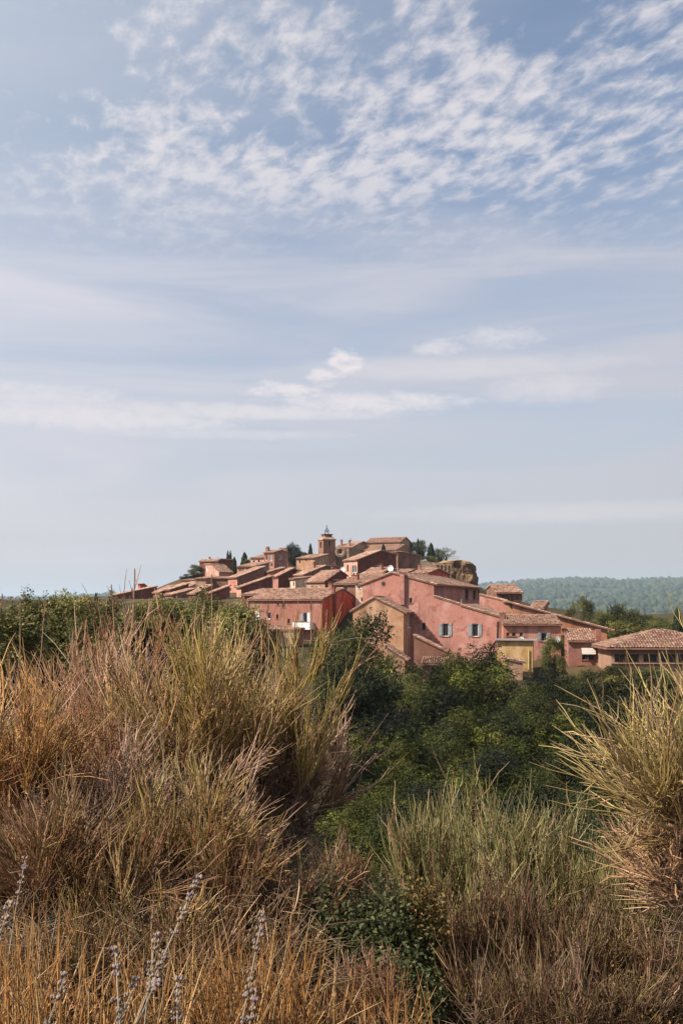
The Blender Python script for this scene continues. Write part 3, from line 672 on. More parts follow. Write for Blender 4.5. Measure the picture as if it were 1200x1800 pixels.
def tower():
    Y = 238.0; ar = math.radians(66); ex = np.array((math.cos(ar), -math.sin(ar))); ey = np.array((math.sin(ar), math.cos(ar)))
    Bp = np.array(((568 - 600) * Y / F, Y)); W = along(Bp, -ex, 559.3); D = along(Bp, ey, 589.3); A0 = Bp - W * ex
    z0 = zat(1000, Y); root = empty('bell_tower', (A0[0], A0[1], z0), -ar); tag(root, 'square stone bell tower with wrought iron bell cage', 'tower')
    zt = zat(949, Y) - z0; zs = zat(972, Y) - z0
    ff = lambda s, z, q: (s, q, z); fs = lambda s, z, q: (W - q, s, z)
    mb = MB(); bell = (D * .42, D * .58, zat(959, Y) - z0, zat(950.5, Y) - z0)
    face_mesh(mb, W, [(0, zt), (W, zt)], zs, [(W * .35, W * .65, zat(962, Y) - z0, zat(952, Y) - z0)], ff, .5)
    face_mesh(mb, D, [(0, zt), (D, zt)], zs, [bell], fs, .5)
    face_mesh(mb, W, [(0, zt), (W, zt)], zs, [], lambda s, z, q: (W - s, D - q, z), .2); face_mesh(mb, D, [(0, zt), (D, zt)], zs, [], lambda s, z, q: (q, D - s, z), .2)
    b = 1.5; lo = [(-b * 1.6, -b * .4, -4), (W + .25, -.25, -4), (W + .6, D + .5, -4), (-b * 1.6, D + .5, -4)]; hi = [(0, 0, zs), (W, 0, zs), (W, D, zs), (0, D, zs)]
    mb.hexa(lo, hi); mb.build('wall', wallmat('towerstone'), root)
    m = MB(); m.box((-.18, -.18, zt + .003), (W + .18, D + .18, zt + .22)); m.build('cornice', wallmat('tan'), root)
    m = MB(); i = .7; m.hexa([(-.18, -.18, zt + .224), (W + .18, -.18, zt + .224), (W + .18, D + .18, zt + .224), (-.18, D + .18, zt + .224)], [(i, i, zt + .95), (W - i, i, zt + .95), (W - i, D - i, zt + .95), (i, D - i, zt + .95)]); m.build('roof', wallmat('tan'), root)
    m = MB(); m.box((i - .1, i - .1, zt + .5), (W - i + .1, D - i + .1, zt + 1.35)); m.build('turret', wallmat('brown'), root)
    m = MB(); m.box((i - .3, i - .3, zt + 1.353), (W - i + .3, D - i + .3, zt + 1.5)); m.build('turret_cornice', wallmat('brown'), root)
    for fn, a, c, d, e in ((ff, W * .35, W * .65, zat(962, Y) - z0, zat(952, Y) - z0), (fs, *bell)):
        g = MB(); fbox(g, fn, a, c, d, e, .4, .45); g.build('belfry_dark_sheet', GLASS, root)  # dark sheet standing for the unlit inside of the belfry
    # campanile of bent iron bars
    m = MB(); cx, cy, zb = W / 2, D / 2, zt + 1.5
    H = zat(922, Y) - z0 - zb; r = .55
    for k in range(4):
        a = k * math.pi / 2 + .6; dx, dy = math.cos(a), math.sin(a)
        m.tube([(cx + r * dx, cy + r * dy, zb), (cx + r * .95 * dx, cy + r * .95 * dy, zb + H * .3), (cx + .35 * dx, cy + .35 * dy, zb + H * .5), (cx + .12 * dx, cy + .12 * dy, zb + H * .66)], .045, 5)
    for rr, zz in ((r + .1, .36), (.3, .55), (.22, .8)):
        m.tube([(cx + rr * math.cos(k * math.pi / 5), cy + rr * math.sin(k * math.pi / 5), zb + H * zz) for k in range(11)], .04, 4)
    m.tube([(cx, cy, zb + H * .6), (cx, cy, zb + H)], .05, 5); m.tube([(cx - .25, cy, zb + H * .9), (cx + .25, cy, zb + H * .9)], .035, 4)
    c = m.build('bell_cage', IRON, root)
    m = MB(); P = [(0.02, .52), (.11, .48), (.14, .3), (.2, .2)]
    for (r0, h0), (r1, h1) in zip(P[:-1], P[1:]):
        for k in range(10):
            a, b_ = k * math.pi / 5, (k + 1) * math.pi / 5
            m.poly([(cx + r1 * math.cos(a), cy + r1 * math.sin(a), zb + h1 * 1.0 + .3), (cx + r1 * math.cos(b_), cy + r1 * math.sin(b_), zb + h1 + .3), (cx + r0 * math.cos(b_), cy + r0 * math.sin(b_), zb + h0 + .3), (cx + r0 * math.cos(a), cy + r0 * math.sin(a), zb + h0 + .3)])
    m.build('bell', IRON, c)
    GROUND_PTS.append((A0[0], A0[1], z0, 1))
    house('red roofed shed leaning on the foot of the bell tower', (566, 228), 55, 545, 604, 'x', [(0, 996), (.3, 993), (1, 1000)], 1012, 'red', name='shed', cat='shed', group=None)
tower()
# round stone niche on the wall beside the tower
def niche():
    m = MB(); p = wp(598, 970, 238.4)
    for r0, r1, y0, y1 in ((1.35, .8, -.25, -.3), (.8, .45, -.3, -.05)):
        for k in range(16):
            a, b = k * math.pi / 8, (k + 1) * math.pi / 8
            m.poly([(p[0] + r0 * math.cos(a), p[1] + y0, p[2] + r0 * math.sin(a)), (p[0] + r0 * math.cos(b), p[1] + y0, p[2] + r0 * math.sin(b)), (p[0] + r1 * math.cos(b), p[1] + y1, p[2] + r1 * math.sin(b)), (p[0] + r1 * math.cos(a), p[1] + y1, p[2] + r1 * math.sin(a))])
            if r0 > 1: m.poly([(p[0] + r0 * math.cos(a), p[1] + y0, p[2] + r0 * math.sin(a)), (p[0] + r0 * math.cos(b), p[1] + y0, p[2] + r0 * math.sin(b)), (p[0] + r0 * math.cos(b), p[1] + .6, p[2] + r0 * math.sin(b)), (p[0] + r0 * math.cos(a), p[1] + .6, p[2] + r0 * math.sin(a))])
    o = m.build('stone_rosette', wallmat('stone')); tag(o, 'round stone rosette on the wall beside the bell tower', 'stonework')
niche()
# arcaded rampart and cliff
def rampart():
    Y = 226.0; x0 = wp(734, 0, Y)[0]; x1 = wp(792, 0, Y)[0]; W = x1 - x0; z0 = zat(1016, Y)
    root = empty('rampart_wall', (x0, Y, z0), -.12); tag(root, 'stone rampart wall with a row of blind arches beside the cliff', 'wall')
    ff = lambda s, z, q: (s, q, z); n = 9; zt = zat(985, Y) - z0; ze = zat(993, Y) - z0
    holes = [(W * (k + .22) / n, W * (k + .78) / n, .8, (zat(989, Y) - z0) + (ze - zt) * .6 * k / n - .2) for k in range(n)]
    mb = MB(); face_mesh(mb, W, [(0, zt), (W, ze)], -3, holes, ff, .6)
    mb.poly([(0, 0, zt), (W, 0, ze), (W, 1.2, ze), (0, 1.2, zt)]); mb.poly([(0, 1.2, -3), (W, 1.2, -3), (W, 1.2, ze), (0, 1.2, zt)])
    mb.poly([(0, 0, -3), (0, 1.2, -3), (0, 1.2, zt), (0, 0, zt)]); mb.poly([(W, 0, -3), (W, 1.2, -3), (W, 1.2, ze), (W, 0, ze)])
    mb.build('wall', wallmat('stone'), root)
    for h in holes:
        g = MB(); fbox(g, ff, h[0], h[1], h[2], h[3], .5, .55); g.build('blind_arch', wallmat('tan'), root)
    GROUND_PTS.append((x0, Y, z0, 1)); GROUND_PTS.append((x1, Y, z0 - .5, 1))
rampart()
def cliff():
    m, t = new_mat('ochre_rock'); tc = t.node('ShaderNodeTexCoord'); p = tc.outputs['Object']
    sep = t.node('ShaderNodeSeparateXYZ', ins={0: p}); n = t.noise(p, .5, 6, .65, .6)
    st = t.noise(t.comb(t.m('MULTIPLY', sep.outputs[0], .15), t.m('MULTIPLY', sep.outputs[1], .15), sep.outputs[2]), 1.1, 4, .6)
    c = t.mix(t.sm(n, .35, .65), (.10, .052, .03), (.19, .105, .055)); c = t.mix(t.m('MULTIPLY', t.sm(st, .5, .65), .6), c, (.07, .035, .022))
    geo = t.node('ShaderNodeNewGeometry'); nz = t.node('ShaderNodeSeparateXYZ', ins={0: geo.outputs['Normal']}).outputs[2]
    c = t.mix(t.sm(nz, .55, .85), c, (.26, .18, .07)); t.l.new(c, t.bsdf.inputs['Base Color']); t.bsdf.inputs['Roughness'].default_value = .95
    bump(t, t.noise(p, 1.4, 6, .7), .8, .4)
    Y0 = 231.0; px = [764, 775, 790, 803, 815, 824, 832, 836.5, 838.5]; py = [992, 989, 985.5, 985.5, 986, 988, 997, 1010, 1024]
    NU, NV = 60, 34; V = []
    for i in range(NU):
        u = i / (NU - 1); q = np.interp(u, np.linspace(0, 1, len(px)), px); r = np.interp(u, np.linspace(0, 1, len(px)), py)
        for j in range(NV):
            v = j / (NV - 1)
            Yc = Y0 + 6 * max(0, u - .7) * 3; x = (q - 600) * Yc / F; zt = zat(r, Yc); zb = zat(1040, Yc) - 4
            if v < .3: y = Yc + 14 * (1 - v / .3) ; z = zt + .5 * (1 - v / .3)
            else: y = Yc - 1.5 * (v - .3) / .7 ; z = zt + (zb - zt) * (v - .3) / .7
            d = mnoise.fractal(Vector((x * .35, y * .35, z * .3)), 1.0, 2.0, 5); e = mnoise.fractal(Vector((x * .35 + 9, y * .3, z * .5)), 1.0, 2.0, 4)
            k = min(1, v / .3)
            V.append((x + .5 * e * (u < .97), y + (1.5 * d - .6) * k, z + .35 * e * (1 if v < .35 else .5)))
    Fq = [[i * NV + j, (i + 1) * NV + j, (i + 1) * NV + j + 1, i * NV + j + 1] for i in range(NU - 1) for j in range(NV - 1)]
    n0 = len(V)                                       # right flank so the rock is closed
    for j in range(NV):
        x, y, z = V[(NU - 1) * NV + j]; V.append((x + .6, y + 18, z - 1))
    Fq += [[(NU - 1) * NV + j, n0 + j, n0 + j + 1, (NU - 1) * NV + j + 1] for j in range(NV - 1)]
    o = obj('cliff', mesh('cliff', V, Fq, smooth=False), m); tag(o, kind='structure')
    # railing on the lookout
    root = empty('railing', wp(786, 986, 236)); tag(root, 'thin metal railing along the lookout on top of the cliff', 'railing')
    m2 = MB(); L = wp(806, 986, 236)[0] - wp(786, 986, 236)[0]
    for zz in (.55, 1.05): m2.tube([(0, 0, zz), (L, 0, zz)], .05, 4)
    m2.build('rail', ZINC, root)
    for k in range(7):
        q = MB(); q.tube([(L * k / 6, 0, -.6), (L * k / 6, 0, 1.08)], .05, 4); q.build('post', ZINC, root)
    root = empty('timber_frame', wp(820, 1014, 228)); tag(root, 'weathered timber post with crossbars against the cliff face', 'post')
    q = MB(); q.tube([(0, 0, -1.5), (0, 0, 2.2)], .1, 5); q.build('post', WOOD, root)
    for zz, w in ((1.5, .9), (.9, 1.0)):
        q = MB(); q.tube([(-w, -.12, zz), (w, -.12, zz)], .07, 5); q.build('crossbar', WOOD, root)
    for a in ((770, 236, zat(992, 236)), (800, 246, zat(987, 246)), (836, 240, zat(1024, 240) - 6), (845, 232, zat(1040, 232) - 6)): GROUND_PTS.append((wp(a[0], 0, a[1])[0], a[1], a[2] - 2.5, 1))
cliff()
# satellite dishes
def dish(px, py, Y, r, label):
    p = wp(px, py, Y); root = empty('satellite_dish', p, -.6); tag(root, label, 'satellite dish', 'satellite dishes on the roofs')
    m = MB(); n = 12
    for k in range(n):
        a, b = k * 2 * math.pi / n, (k + 1) * 2 * math.pi / n
        for r0, r1, d0, d1 in ((0, .5, .16, .12), (.5, 1, .12, 0)):
            m.poly([(r * r0 * math.cos(a), d0 * r * 2, r * r0 * math.sin(a)), (r * r1 * math.cos(a), d1 * r * 2, r * r1 * math.sin(a)), (r * r1 * math.cos(b), d1 * r * 2, r * r1 * math.sin(b)), (r * r0 * math.cos(b), d0 * r * 2, r * r0 * math.sin(b))])
    m.build('reflector', WHITE, root)
    m = MB(); m.tube([(0, .3 * r, 0), (0, .5 * r, -r * 1.2), (0, .5 * r, -r * 3)], .04, 5); m.build('mast', ZINC, root)
    m = MB(); m.tube([(0, .02, -r), (0, -r * .9, -.2 * r)], .02, 4); m.build('feed_arm', ZINC, root)
dish(602, 1001, 180, .5, 'white dish left of the big pale pink front')
dish(686, 999, 150, .5, 'white dish above the low tiled roof with a stack')
dish(916, 1124, 88, .26, 'white dish on the yellow annexe below the salmon house')
dish(978, 1124, 86, .3, 'pale dish at the ivy end of the yellow annexe')

def aerial(px, py, Y, h, label):
    p = wp(px, py, Y); root = empty('aerial', (p[0], p[1], p[2] - h)); tag(root, label, 'aerial', 'television aerials on the roofs')
    m = MB(); m.tube([(0, 0, -.4), (0, 0, h)], .03, 5); m.build('mast', ZINC, root)
    m = MB(); m.tube([(-.5, 0, h - .1), (.5, 0, h - .1)], .015, 4)
    for k in range(6): m.tube([(-.45 + k * .18, -.25, h - .1), (-.45 + k * .18, .25, h - .1)], .012, 4)
    m.build('antenna_array', ZINC, root)
for a in ((664, 993, 152, 1.4, 'aerial on the low tiled roof with a stack'), (382, 979, 212, 1.5, 'aerial on the maroon house at the left shoulder'), (742, 993, 136, 1.3, 'aerial on the small house with red gable'), (545, 998, 165, 1.4, 'aerial on the tall shed roof'), (455, 990, 178, 1.6, 'aerial above the dark brown house'), (700, 998, 97, 1.0, 'aerial on the ridge of the large pink house'), (905, 1030, 123, 1.2, 'aerial on the brown house with four narrow windows'), (593, 1018, 128, 1.3, 'aerial on the brown fronted house')): aerial(*a)

# ------------------------------------------------------------------ vegetation data (places first: the ground has to pass through them)
# ravine and garden trees: kind, px, top py, Y, height, crown width, label
TREES = [
 ('robinia', 838, 1142, 72, 11.5, 9.5, 'broad dark robinia below the shuttered pink wall'),
 ('robinia', 778, 1150, 68, 10.0, 7.2, 'robinia rising below the ochre house'),
 ('robinia', 975, 1186, 64, 9.5, 6.6, 'robinia below the yellow annexe'),
 ('robinia', 925, 1232, 50, 7.5, 6.0, 'lower robinia in the ravine below the yellow annexe'),
 ('robinia', 800, 1255, 46, 7.0, 6.0, 'sunlit robinia in the middle of the ravine'),
 ('robinia', 690, 1262, 40, 6.2, 5.0, 'feathery robinia at the left side of the ravine'),
 ('robinia', 640, 1330, 30, 4.6, 4.2, 'low bright robinia beside the big broom'),
 ('robinia', 720, 1350, 27, 4.0, 3.4, 'low robinia above the green rush broom'),
 ('robinia', 860, 1330, 34, 5.2, 4.6, 'dark robinia deep in the ravine'),
 ('robinia', 1020, 1300, 40, 6.5, 5.4, 'shaded robinia at the right side of the ravine'),
 ('oak', 1035, 1205, 66, 8.0, 5.0, 'dark oak below the awning house'),
 ('oak', 985, 1420, 24, 3.2, 3.0, 'shaded bush of oak above the rush broom'),
 ('garden', 632, 1084, 74, 12.0, 6.4, 'dark evergreen hiding the foot of the red gable'),
 ('oak', 672, 1200, 62, 8.5, 5.5, 'dark tree in the shade under the ochre house'),
 ('garden', 1085, 1170, 79, 2.8, 3.6, 'round bush under the hall eaves'),
 ('garden', 1150, 1176, 78, 2.6, 4.0, 'wide bush below the hall window band'),
 ('robinia', 632, 1402, 19, 3.0, 2.5, 'low robinia right beside the grey pink broom'),
 ('robinia', 705, 1432, 15, 2.5, 2.0, 'small robinia in the gap left of the rush thicket'),
 ('oak', 606, 1170, 60, 8.0, 5.0, 'dark tree at the left end of the ravine'),
 ('oak', 1120, 1195, 68, 7.0, 5.5, 'dark bush below the hall windows'),
 ('oak', 1070, 1240, 52, 7.0, 5.0, 'shaded tree beside the golden broom'),
 ('robinia', 1085, 1330, 36, 6.0, 4.6, 'dark robinia behind the golden broom at the right'),
 ('oak', 940, 1385, 30, 4.5, 4.0, 'dark tree at the bottom of the ravine'),
 ('robinia', 780, 1385, 25, 3.6, 3.2, 'small robinia behind the rush thicket'),
 ('garden', 1150, 1082, 160, 6.0, 6.5, 'green tree behind the right end of the hall roof'),
 ('garden', 1178, 1090, 140, 5.0, 5.0, 'low tree beside the cypress at the right edge'),
 ('garden', 1075, 1082, 165, 6.0, 6.0, 'tree between the round oak and the far valley'),
 ('garden', 985, 1082, 150, 5.0, 5.0, 'bush at the foot of the sunlit pine'),
 ('garden', 1015, 1180, 78, 4.5, 4.0, 'bush below the awning house'),
 ('garden', 585, 1118, 80, 9.0, 4.4, 'round tree in front of the mauve house'),
 ('pine', 1022, 1052, 128, 9.0, 4.6, 'sunlit umbrella pine behind the long orange roof'),
 ('garden', 1062, 1075, 122, 6.0, 3.6, 'small dark tree between the pine and the round oak'),
 ('garden', 1100, 1064, 112, 7.5, 5.0, 'round grey green oak behind the hall roof'),
 ('garden', 1140, 1092, 126, 5.0, 5.0, 'low yellowish bush behind the hall roof'),
 ('cypress', 1190, 1069, 118, 7.0, 1.4, 'cypress at the right edge behind the hall'),
 ('cypress', 400.5, 969, 240, 5.0, 0.9, 'thinner cypress left of the pair above the maroon house'),
 ('cypress', 405, 969, 240, 5.0, 0.9, 'right cypress of the pair above the maroon house'),
 ('cypress', 412, 980, 205, 4.6, 1.3, 'rounded cypress standing right of the maroon house'),
 ('cypress', 430, 972, 232, 4.6, 1.9, 'blunt dark cypress left of the rose houses'),
 ('garden', 436, 983, 228, 2.8, 2.6, 'small green bush at the blunt cypress'),
 ('oak', 516, 957, 228, 6.6, 4.0, 'bushy dark evergreen between the rose house and the tan house'),
 ('cypress', 545.5, 956, 250, 4.4, 1.2, 'cypress left of the bell tower'),
 ('garden', 533, 970, 240, 3.2, 4.0, 'grey green bushes left of the lone cypress'),
 ('cypress', 673.5, 957, 205, 3.0, 1.1, 'small dark cypress in front of the church aisle'),
 ('garden', 733, 950, 262, 7.0, 6.0, 'large round oak behind the church gable'),
 ('cypress', 734, 948, 250, 7.0, 1.0, 'slim cypress in front of the round oak'),
 ('cypress', 757, 956, 252, 6.5, 2.4, 'broad dark cypress above the rampart'),
 ('oak', 768, 967, 250, 5.0, 3.2, 'dark bush right of the broad cypress'),
 ('almond', 783, 962, 246, 5.2, 5.4, 'airy pale tree near the lookout'),
 ('garden', 752, 978, 236, 3.0, 5.0, 'olive green bushes along the top of the rampart'),
 ('garden', 346, 993, 212, 4.2, 4.2, 'oak at the left shoulder of the village'),
 ('oak', 329, 1010, 210, 2.0, 3.4, 'low bushes left of the shoulder oak'),
 ('cypress', 169, 1045, 60, 2.6, .45, 'tiny cypress above the plane trees at the far left'),
 ('garden', 972, 1122, 82.5, 4.6, 2.4, 'ivy bush climbing the end of the yellow annexe'),
 ('garden', 612, 1036, 134, 1.8, 1.5, 'yellowish bush between the roofs below the tower'),
]
# plane trees at the left
PLANES = [(40, 1058, 30, 3.6, 'leafy plane tree at the left edge'), (118, 1056, 31, 3.4, 'plane tree second from the left edge'), (200, 1064, 29, 3.0, 'plane tree third from the left edge'),
          (285, 1064, 30, 3.0, 'plane tree below the low left roofs'), (358, 1054, 30, 3.2, 'plane tree under the long dark village wall'), (415, 1074, 28, 2.6, 'plane tree next to the mauve house'),
          (-30, 1060, 24, 3.4, 'plane tree cut by the left edge')]
# broom shrubs: px, base py, Y, height m, spread deg, palette, stems, lean x, label
BROOMS = [   # px, fan py, Y, top py, spread deg, palette, stems, lean, trunk lift m, label
 (10, 1440, 3.4, 1150, 50, 'gold', 1900, .10, .30, 'golden broom at the left edge'),
 (175, 1470, 4.1, 1140, 44, 'pinkdry', 1900, .05, .35, 'reddish dry broom with a dark trunk'),
 (325, 1420, 3.9, 1150, 52, 'mixed', 1700, -.05, .2, 'olive and tan broom in the middle of the big thicket'),
 (420, 1420, 4.0, 1125, 27, 'green', 2300, .0, .2, 'yellow green broom reaching up to the mauve house'),
 (480, 1440, 4.2, 1215, 36, 'pinkgrey', 1600, .02, .15, 'tangled grey pink broom leaning over the ravine'),
 (240, 1230, 5.6, 1055, 30, 'tan', 200, .02, .5, 'tall thin tan broom below the far left roofs'),
 (395, 1240, 5.6, 1075, 42, 'tan', 200, .05, .5, 'thin tan broom in front of the plane trees'),
 (100, 1260, 5.8, 1100, 45, 'tan', 150, -.05, .5, 'thin tan broom rising in front of the left plane trees'),
 (340, 1560, 3.1, 1330, 55, 'olive', 2000, .05, .3, 'olive broom with a reddish heart above the straw grass'),
 (110, 1600, 2.9, 1390, 58, 'olivebrown', 1900, .0, .25, 'brown matted broom at the lower left'),
 (425, 1640, 3.0, 1450, 55, 'brown', 1500, .0, .2, 'low matted brown broom behind the tall lavender'),
 (5, 1560, 3.0, 1400, 60, 'pinkdry', 1400, -.05, .2, 'dry matted broom at the left edge below the golden one'),
 (235, 1500, 3.5, 1320, 62, 'pinkgrey', 1800, .0, .25, 'grey dead broom twigs under the dark trunk'),
 (215, 1720, 2.7, 1500, 55, 'mixed', 1700, .0, .1, 'matted broom behind the long lavender'),
 (380, 1760, 2.7, 1540, 55, 'olivebrown', 1600, .0, .1, 'dark matted broom between the lavender spikes'),
 (60, 1790, 2.5, 1580, 50, 'olivebrown', 1200, .0, .05, 'dark broom behind the straw tufts at the lower left'),
 (1262, 1430, 3.0, 1175, 60, 'rightgold', 1400, -.18, .6, 'golden broom fanning in from the right edge'),
 (1245, 1545, 2.9, 1395, 80, 'paledry', 1500, -.30, .45, 'pale dry broom lying over at the right edge'),
 (812, 1700, 3.7, 1425, 20, 'rush', 3000, -.03, .3, 'straw tipped broom at the left of the rush thicket'),
 (885, 1740, 3.6, 1445, 20, 'rush', 3300, .02, .2, 'green grey rush broom standing upright in the lower right'),
 (980, 1740, 3.6, 1468, 20, 'rush', 3000, .06, .2, 'rush broom with brown lower stems at the lower right'),
 (1060, 1730, 3.4, 1490, 24, 'rush', 2200, .04, .3, 'rush broom at the right end of the thicket'),
 (840, 1850, 3.2, 1560, 30, 'rushbrown', 1900, -.02, .1, 'brown stemmed broom at the bottom of the rush thicket'),
 (960, 1860, 3.1, 1560, 28, 'rushbrown', 2000, .0, .1, 'reddish brown stems below the green rush broom'),
 (1075, 1850, 3.1, 1560, 32, 'rushbrown', 1800, .0, .1, 'brown stems at the bottom right of the thicket'),
 (815, 1880, 3.0, 1640, 28, 'rushbrown', 1100, .0, .05, 'dark stems at the bottom left of the thicket'),
 (1140, 1880, 2.8, 1640, 40, 'rushbrown', 1400, .0, .1, 'dark stems in the bottom right corner'),
 (900, 1900, 2.7, 1670, 30, 'rushbrown', 1500, .0, .05, 'dark brown stems at the bottom of the picture'),
 (1020, 1900, 2.7, 1660, 32, 'rushbrown', 1500, .0, .05, 'brownish stems at the bottom, right of the dark brown ones'),
 (1190, 1800, 3.0, 1600, 50, 'olive', 1500, .0, .2, 'olive broom under the pale dry one at the right edge'),
 (610, 1650, 4.6, 1545, 60, 'darkdry', 900, .0, .15, 'dark dead brush above the small leaved bushes'),
 (745, 1690, 3.6, 1530, 70, 'paledry', 330, -.15, .2, 'sparse pale dead twigs beside the yellow bush'),
 (640, 1800, 2.6, 1660, 55, 'heath', 1900, .0, .1, 'fine reddish dry bush at the bottom'),
 (570, 1600, 5.5, 1500, 70, 'darkdry', 1100, .0, .2, 'dark brown dead brush at the edge of the ravine'),
]
LEAFY = [(605, 1740, 3.0, .36, .20, 'box', 'dark green small leaved bush between the brooms'), (680, 1745, 2.95, .33, .15, 'box', 'green leafy bush with pale shoots beside the yellow bush'),
         (728, 1700, 3.0, .28, .11, 'yellowbox', 'yellow brown leafy bush beside the rush broom'), (545, 1710, 3.1, .30, .15, 'box', 'small leaved bush right under the big thicket'),
         (735, 1810, 2.9, .20, .13, 'yellowbox', 'low yellow green shrub at the bottom'), (1130, 1850, 2.8, .22, .26, 'yellowbox', 'olive shrub at the bottom right corner'),
         (680, 1820, 2.75, .22, .16, 'box', 'dark green bush above the reddish dry bush'), (1090, 1600, 4.6, .5, .5, 'box', 'shaded green bush under the pale dry broom')]
for t in TREES:
    p = wp(t[1], t[2], t[3]); GROUND_PTS.append((p[0], p[1], p[2] - t[4] * .97, 1))
for t in PLANES:
    p = wp(t[0], t[1], t[2]); GROUND_PTS.append((p[0], p[1], p[2] - 4.2, 1))
for b in BROOMS:
    p = wp(b[0], b[1], b[2]); GROUND_PTS.append((p[0], p[1], p[2] - b[8], 1))
for b in LEAFY:
    p = wp(b[0], b[1], b[2]); GROUND_PTS.append((p[0], p[1], p[2] + .01, 1))
for x, y, z in ((0, 0, -1.62), (0, 1.2, -1.5), (-.8, 1.5, -1.45), (.8, 1.5, -1.5), (-2, 0, -1.6), (2, 0, -1.6), (0, -4, -1.4), (-6, -4, -1), (6, -4, -1.4), (-6, 5, -1.8), (-9, 12, -2.6), (-3, 9, -2.9), (-5, 17, -3.6), (0, 9, -4.6),
                (2.5, 9, -5), (5, 9, -4.5), (8, 6, -2.5), (1, 16, -8), (4, 20, -9), (9, 20, -7.5), (0, 35, -11), (8, 40, -12), (16, 40, -9), (25, 60, -10), (10, 60, -13), (0, 60, -11), (-10, 60, -8.5), (-25, 60, -7), (-20, 95, -6), (-40, 120, -5), (-50, 60, -6), (-20, -20, 0), (20, -20, 0),
                (40, 90, -11), (60, 100, -14), (50, 150, -14), (80, 200, -24), (60, 260, -22), (0, 330, -8), (-60, 260, -4), (-90, 200, -10), (-70, 330, -18), (90, 60, -12), (-60, 10, -3), (60, 10, -6), (-100, 100, -10), (130, 130, -30), (-150, 260, -24), (20, 400, -30),
                *[( (px-600)*Yc/F, Yc, (HZ-py)*Yc/F) for px,py,Yc in ((660,1700,5.4),(620,1680,6.6),(720,1690,6.6),(680,1740,4.7),(740,1720,5.2),(600,1640,8.5),(700,1650,8.5),(660,1760,4.1),(1000,1125,112),(1080,1135,112),(960,1110,140),(1020,1125,140),(1100,1130,140),(930,1105,170),(1000,1115,170),(900,1100,200),(960,1110,200),(1040,1110,200),(870,1090,240),(920,1100,240),(980,1105,240),(840,1085,262),(880,1095,280),(950,1100,290),(1100,1100,240),(1200,1105,180),(800,1080,300),(180,1075,200),(120,1085,200),(60,1085,200),(160,1085,240),(220,1070,250),(100,1085,150),(20,1085,150),(200,1085,170),(150,1090,110),(40,1095,100),(260,1070,280),(320,1060,300),(300,1100,110),(380,1105,110))]):
    GROUND_PTS.append((x, y, z, 1))

# ------------------------------------------------------------------ ground, far hills, forest
GP = np.array(GROUND_PTS)
def ground_z(x, y):
    x = np.asarray(x, float); y = np.asarray(y, float)
    sh = x.shape; x = x.ravel(); y = y.ravel()
    d2 = (x[:, None] - GP[None, :, 0]) ** 2 + (y[:, None] - GP[None, :, 1]) ** 2 + .02
    w = d2 ** -1.75
    z = (w * GP[None, :, 2]).sum(1) / w.sum(1)
    r = np.hypot(x, y); t = np.clip((r - 280) / 350, 0, 1); t = t * t * (3 - 2 * t)
    z = z * (1 - t) + far_z(x, y) * t
    return z.reshape(sh)
def far_z(x, y):
    r = np.hypot(x, y); az = np.degrees(np.arctan2(x, y))
    nz = np.array([mnoise.fractal(Vector((a * .0011, b * .0011, 2.0)), 1.0, 2.0, 5) for a, b in zip(x, y)]) if len(x) < 200000 else 0
    top = np.interp(az, [-180, -60, -19, -15, -13, -11, 0, 8, 10, 13, 16, 19, 22, 40, 180], [40, 30, 6, 12, 22, 16, 20, 46, 58, 64, 60, 62, 70, 60, 40])
    top = top * 1.75; t = np.clip((r - 600) / 5000, 0, 1); s = t * t * (3 - 2 * t)
    z = -75 + (top + 75) * s + nz * (10 * np.clip((r - 400) / 600, 0, 1)) * (1 - .8 * s)
    return np.where(r > 5800, z - (r - 5800) * .02, z)
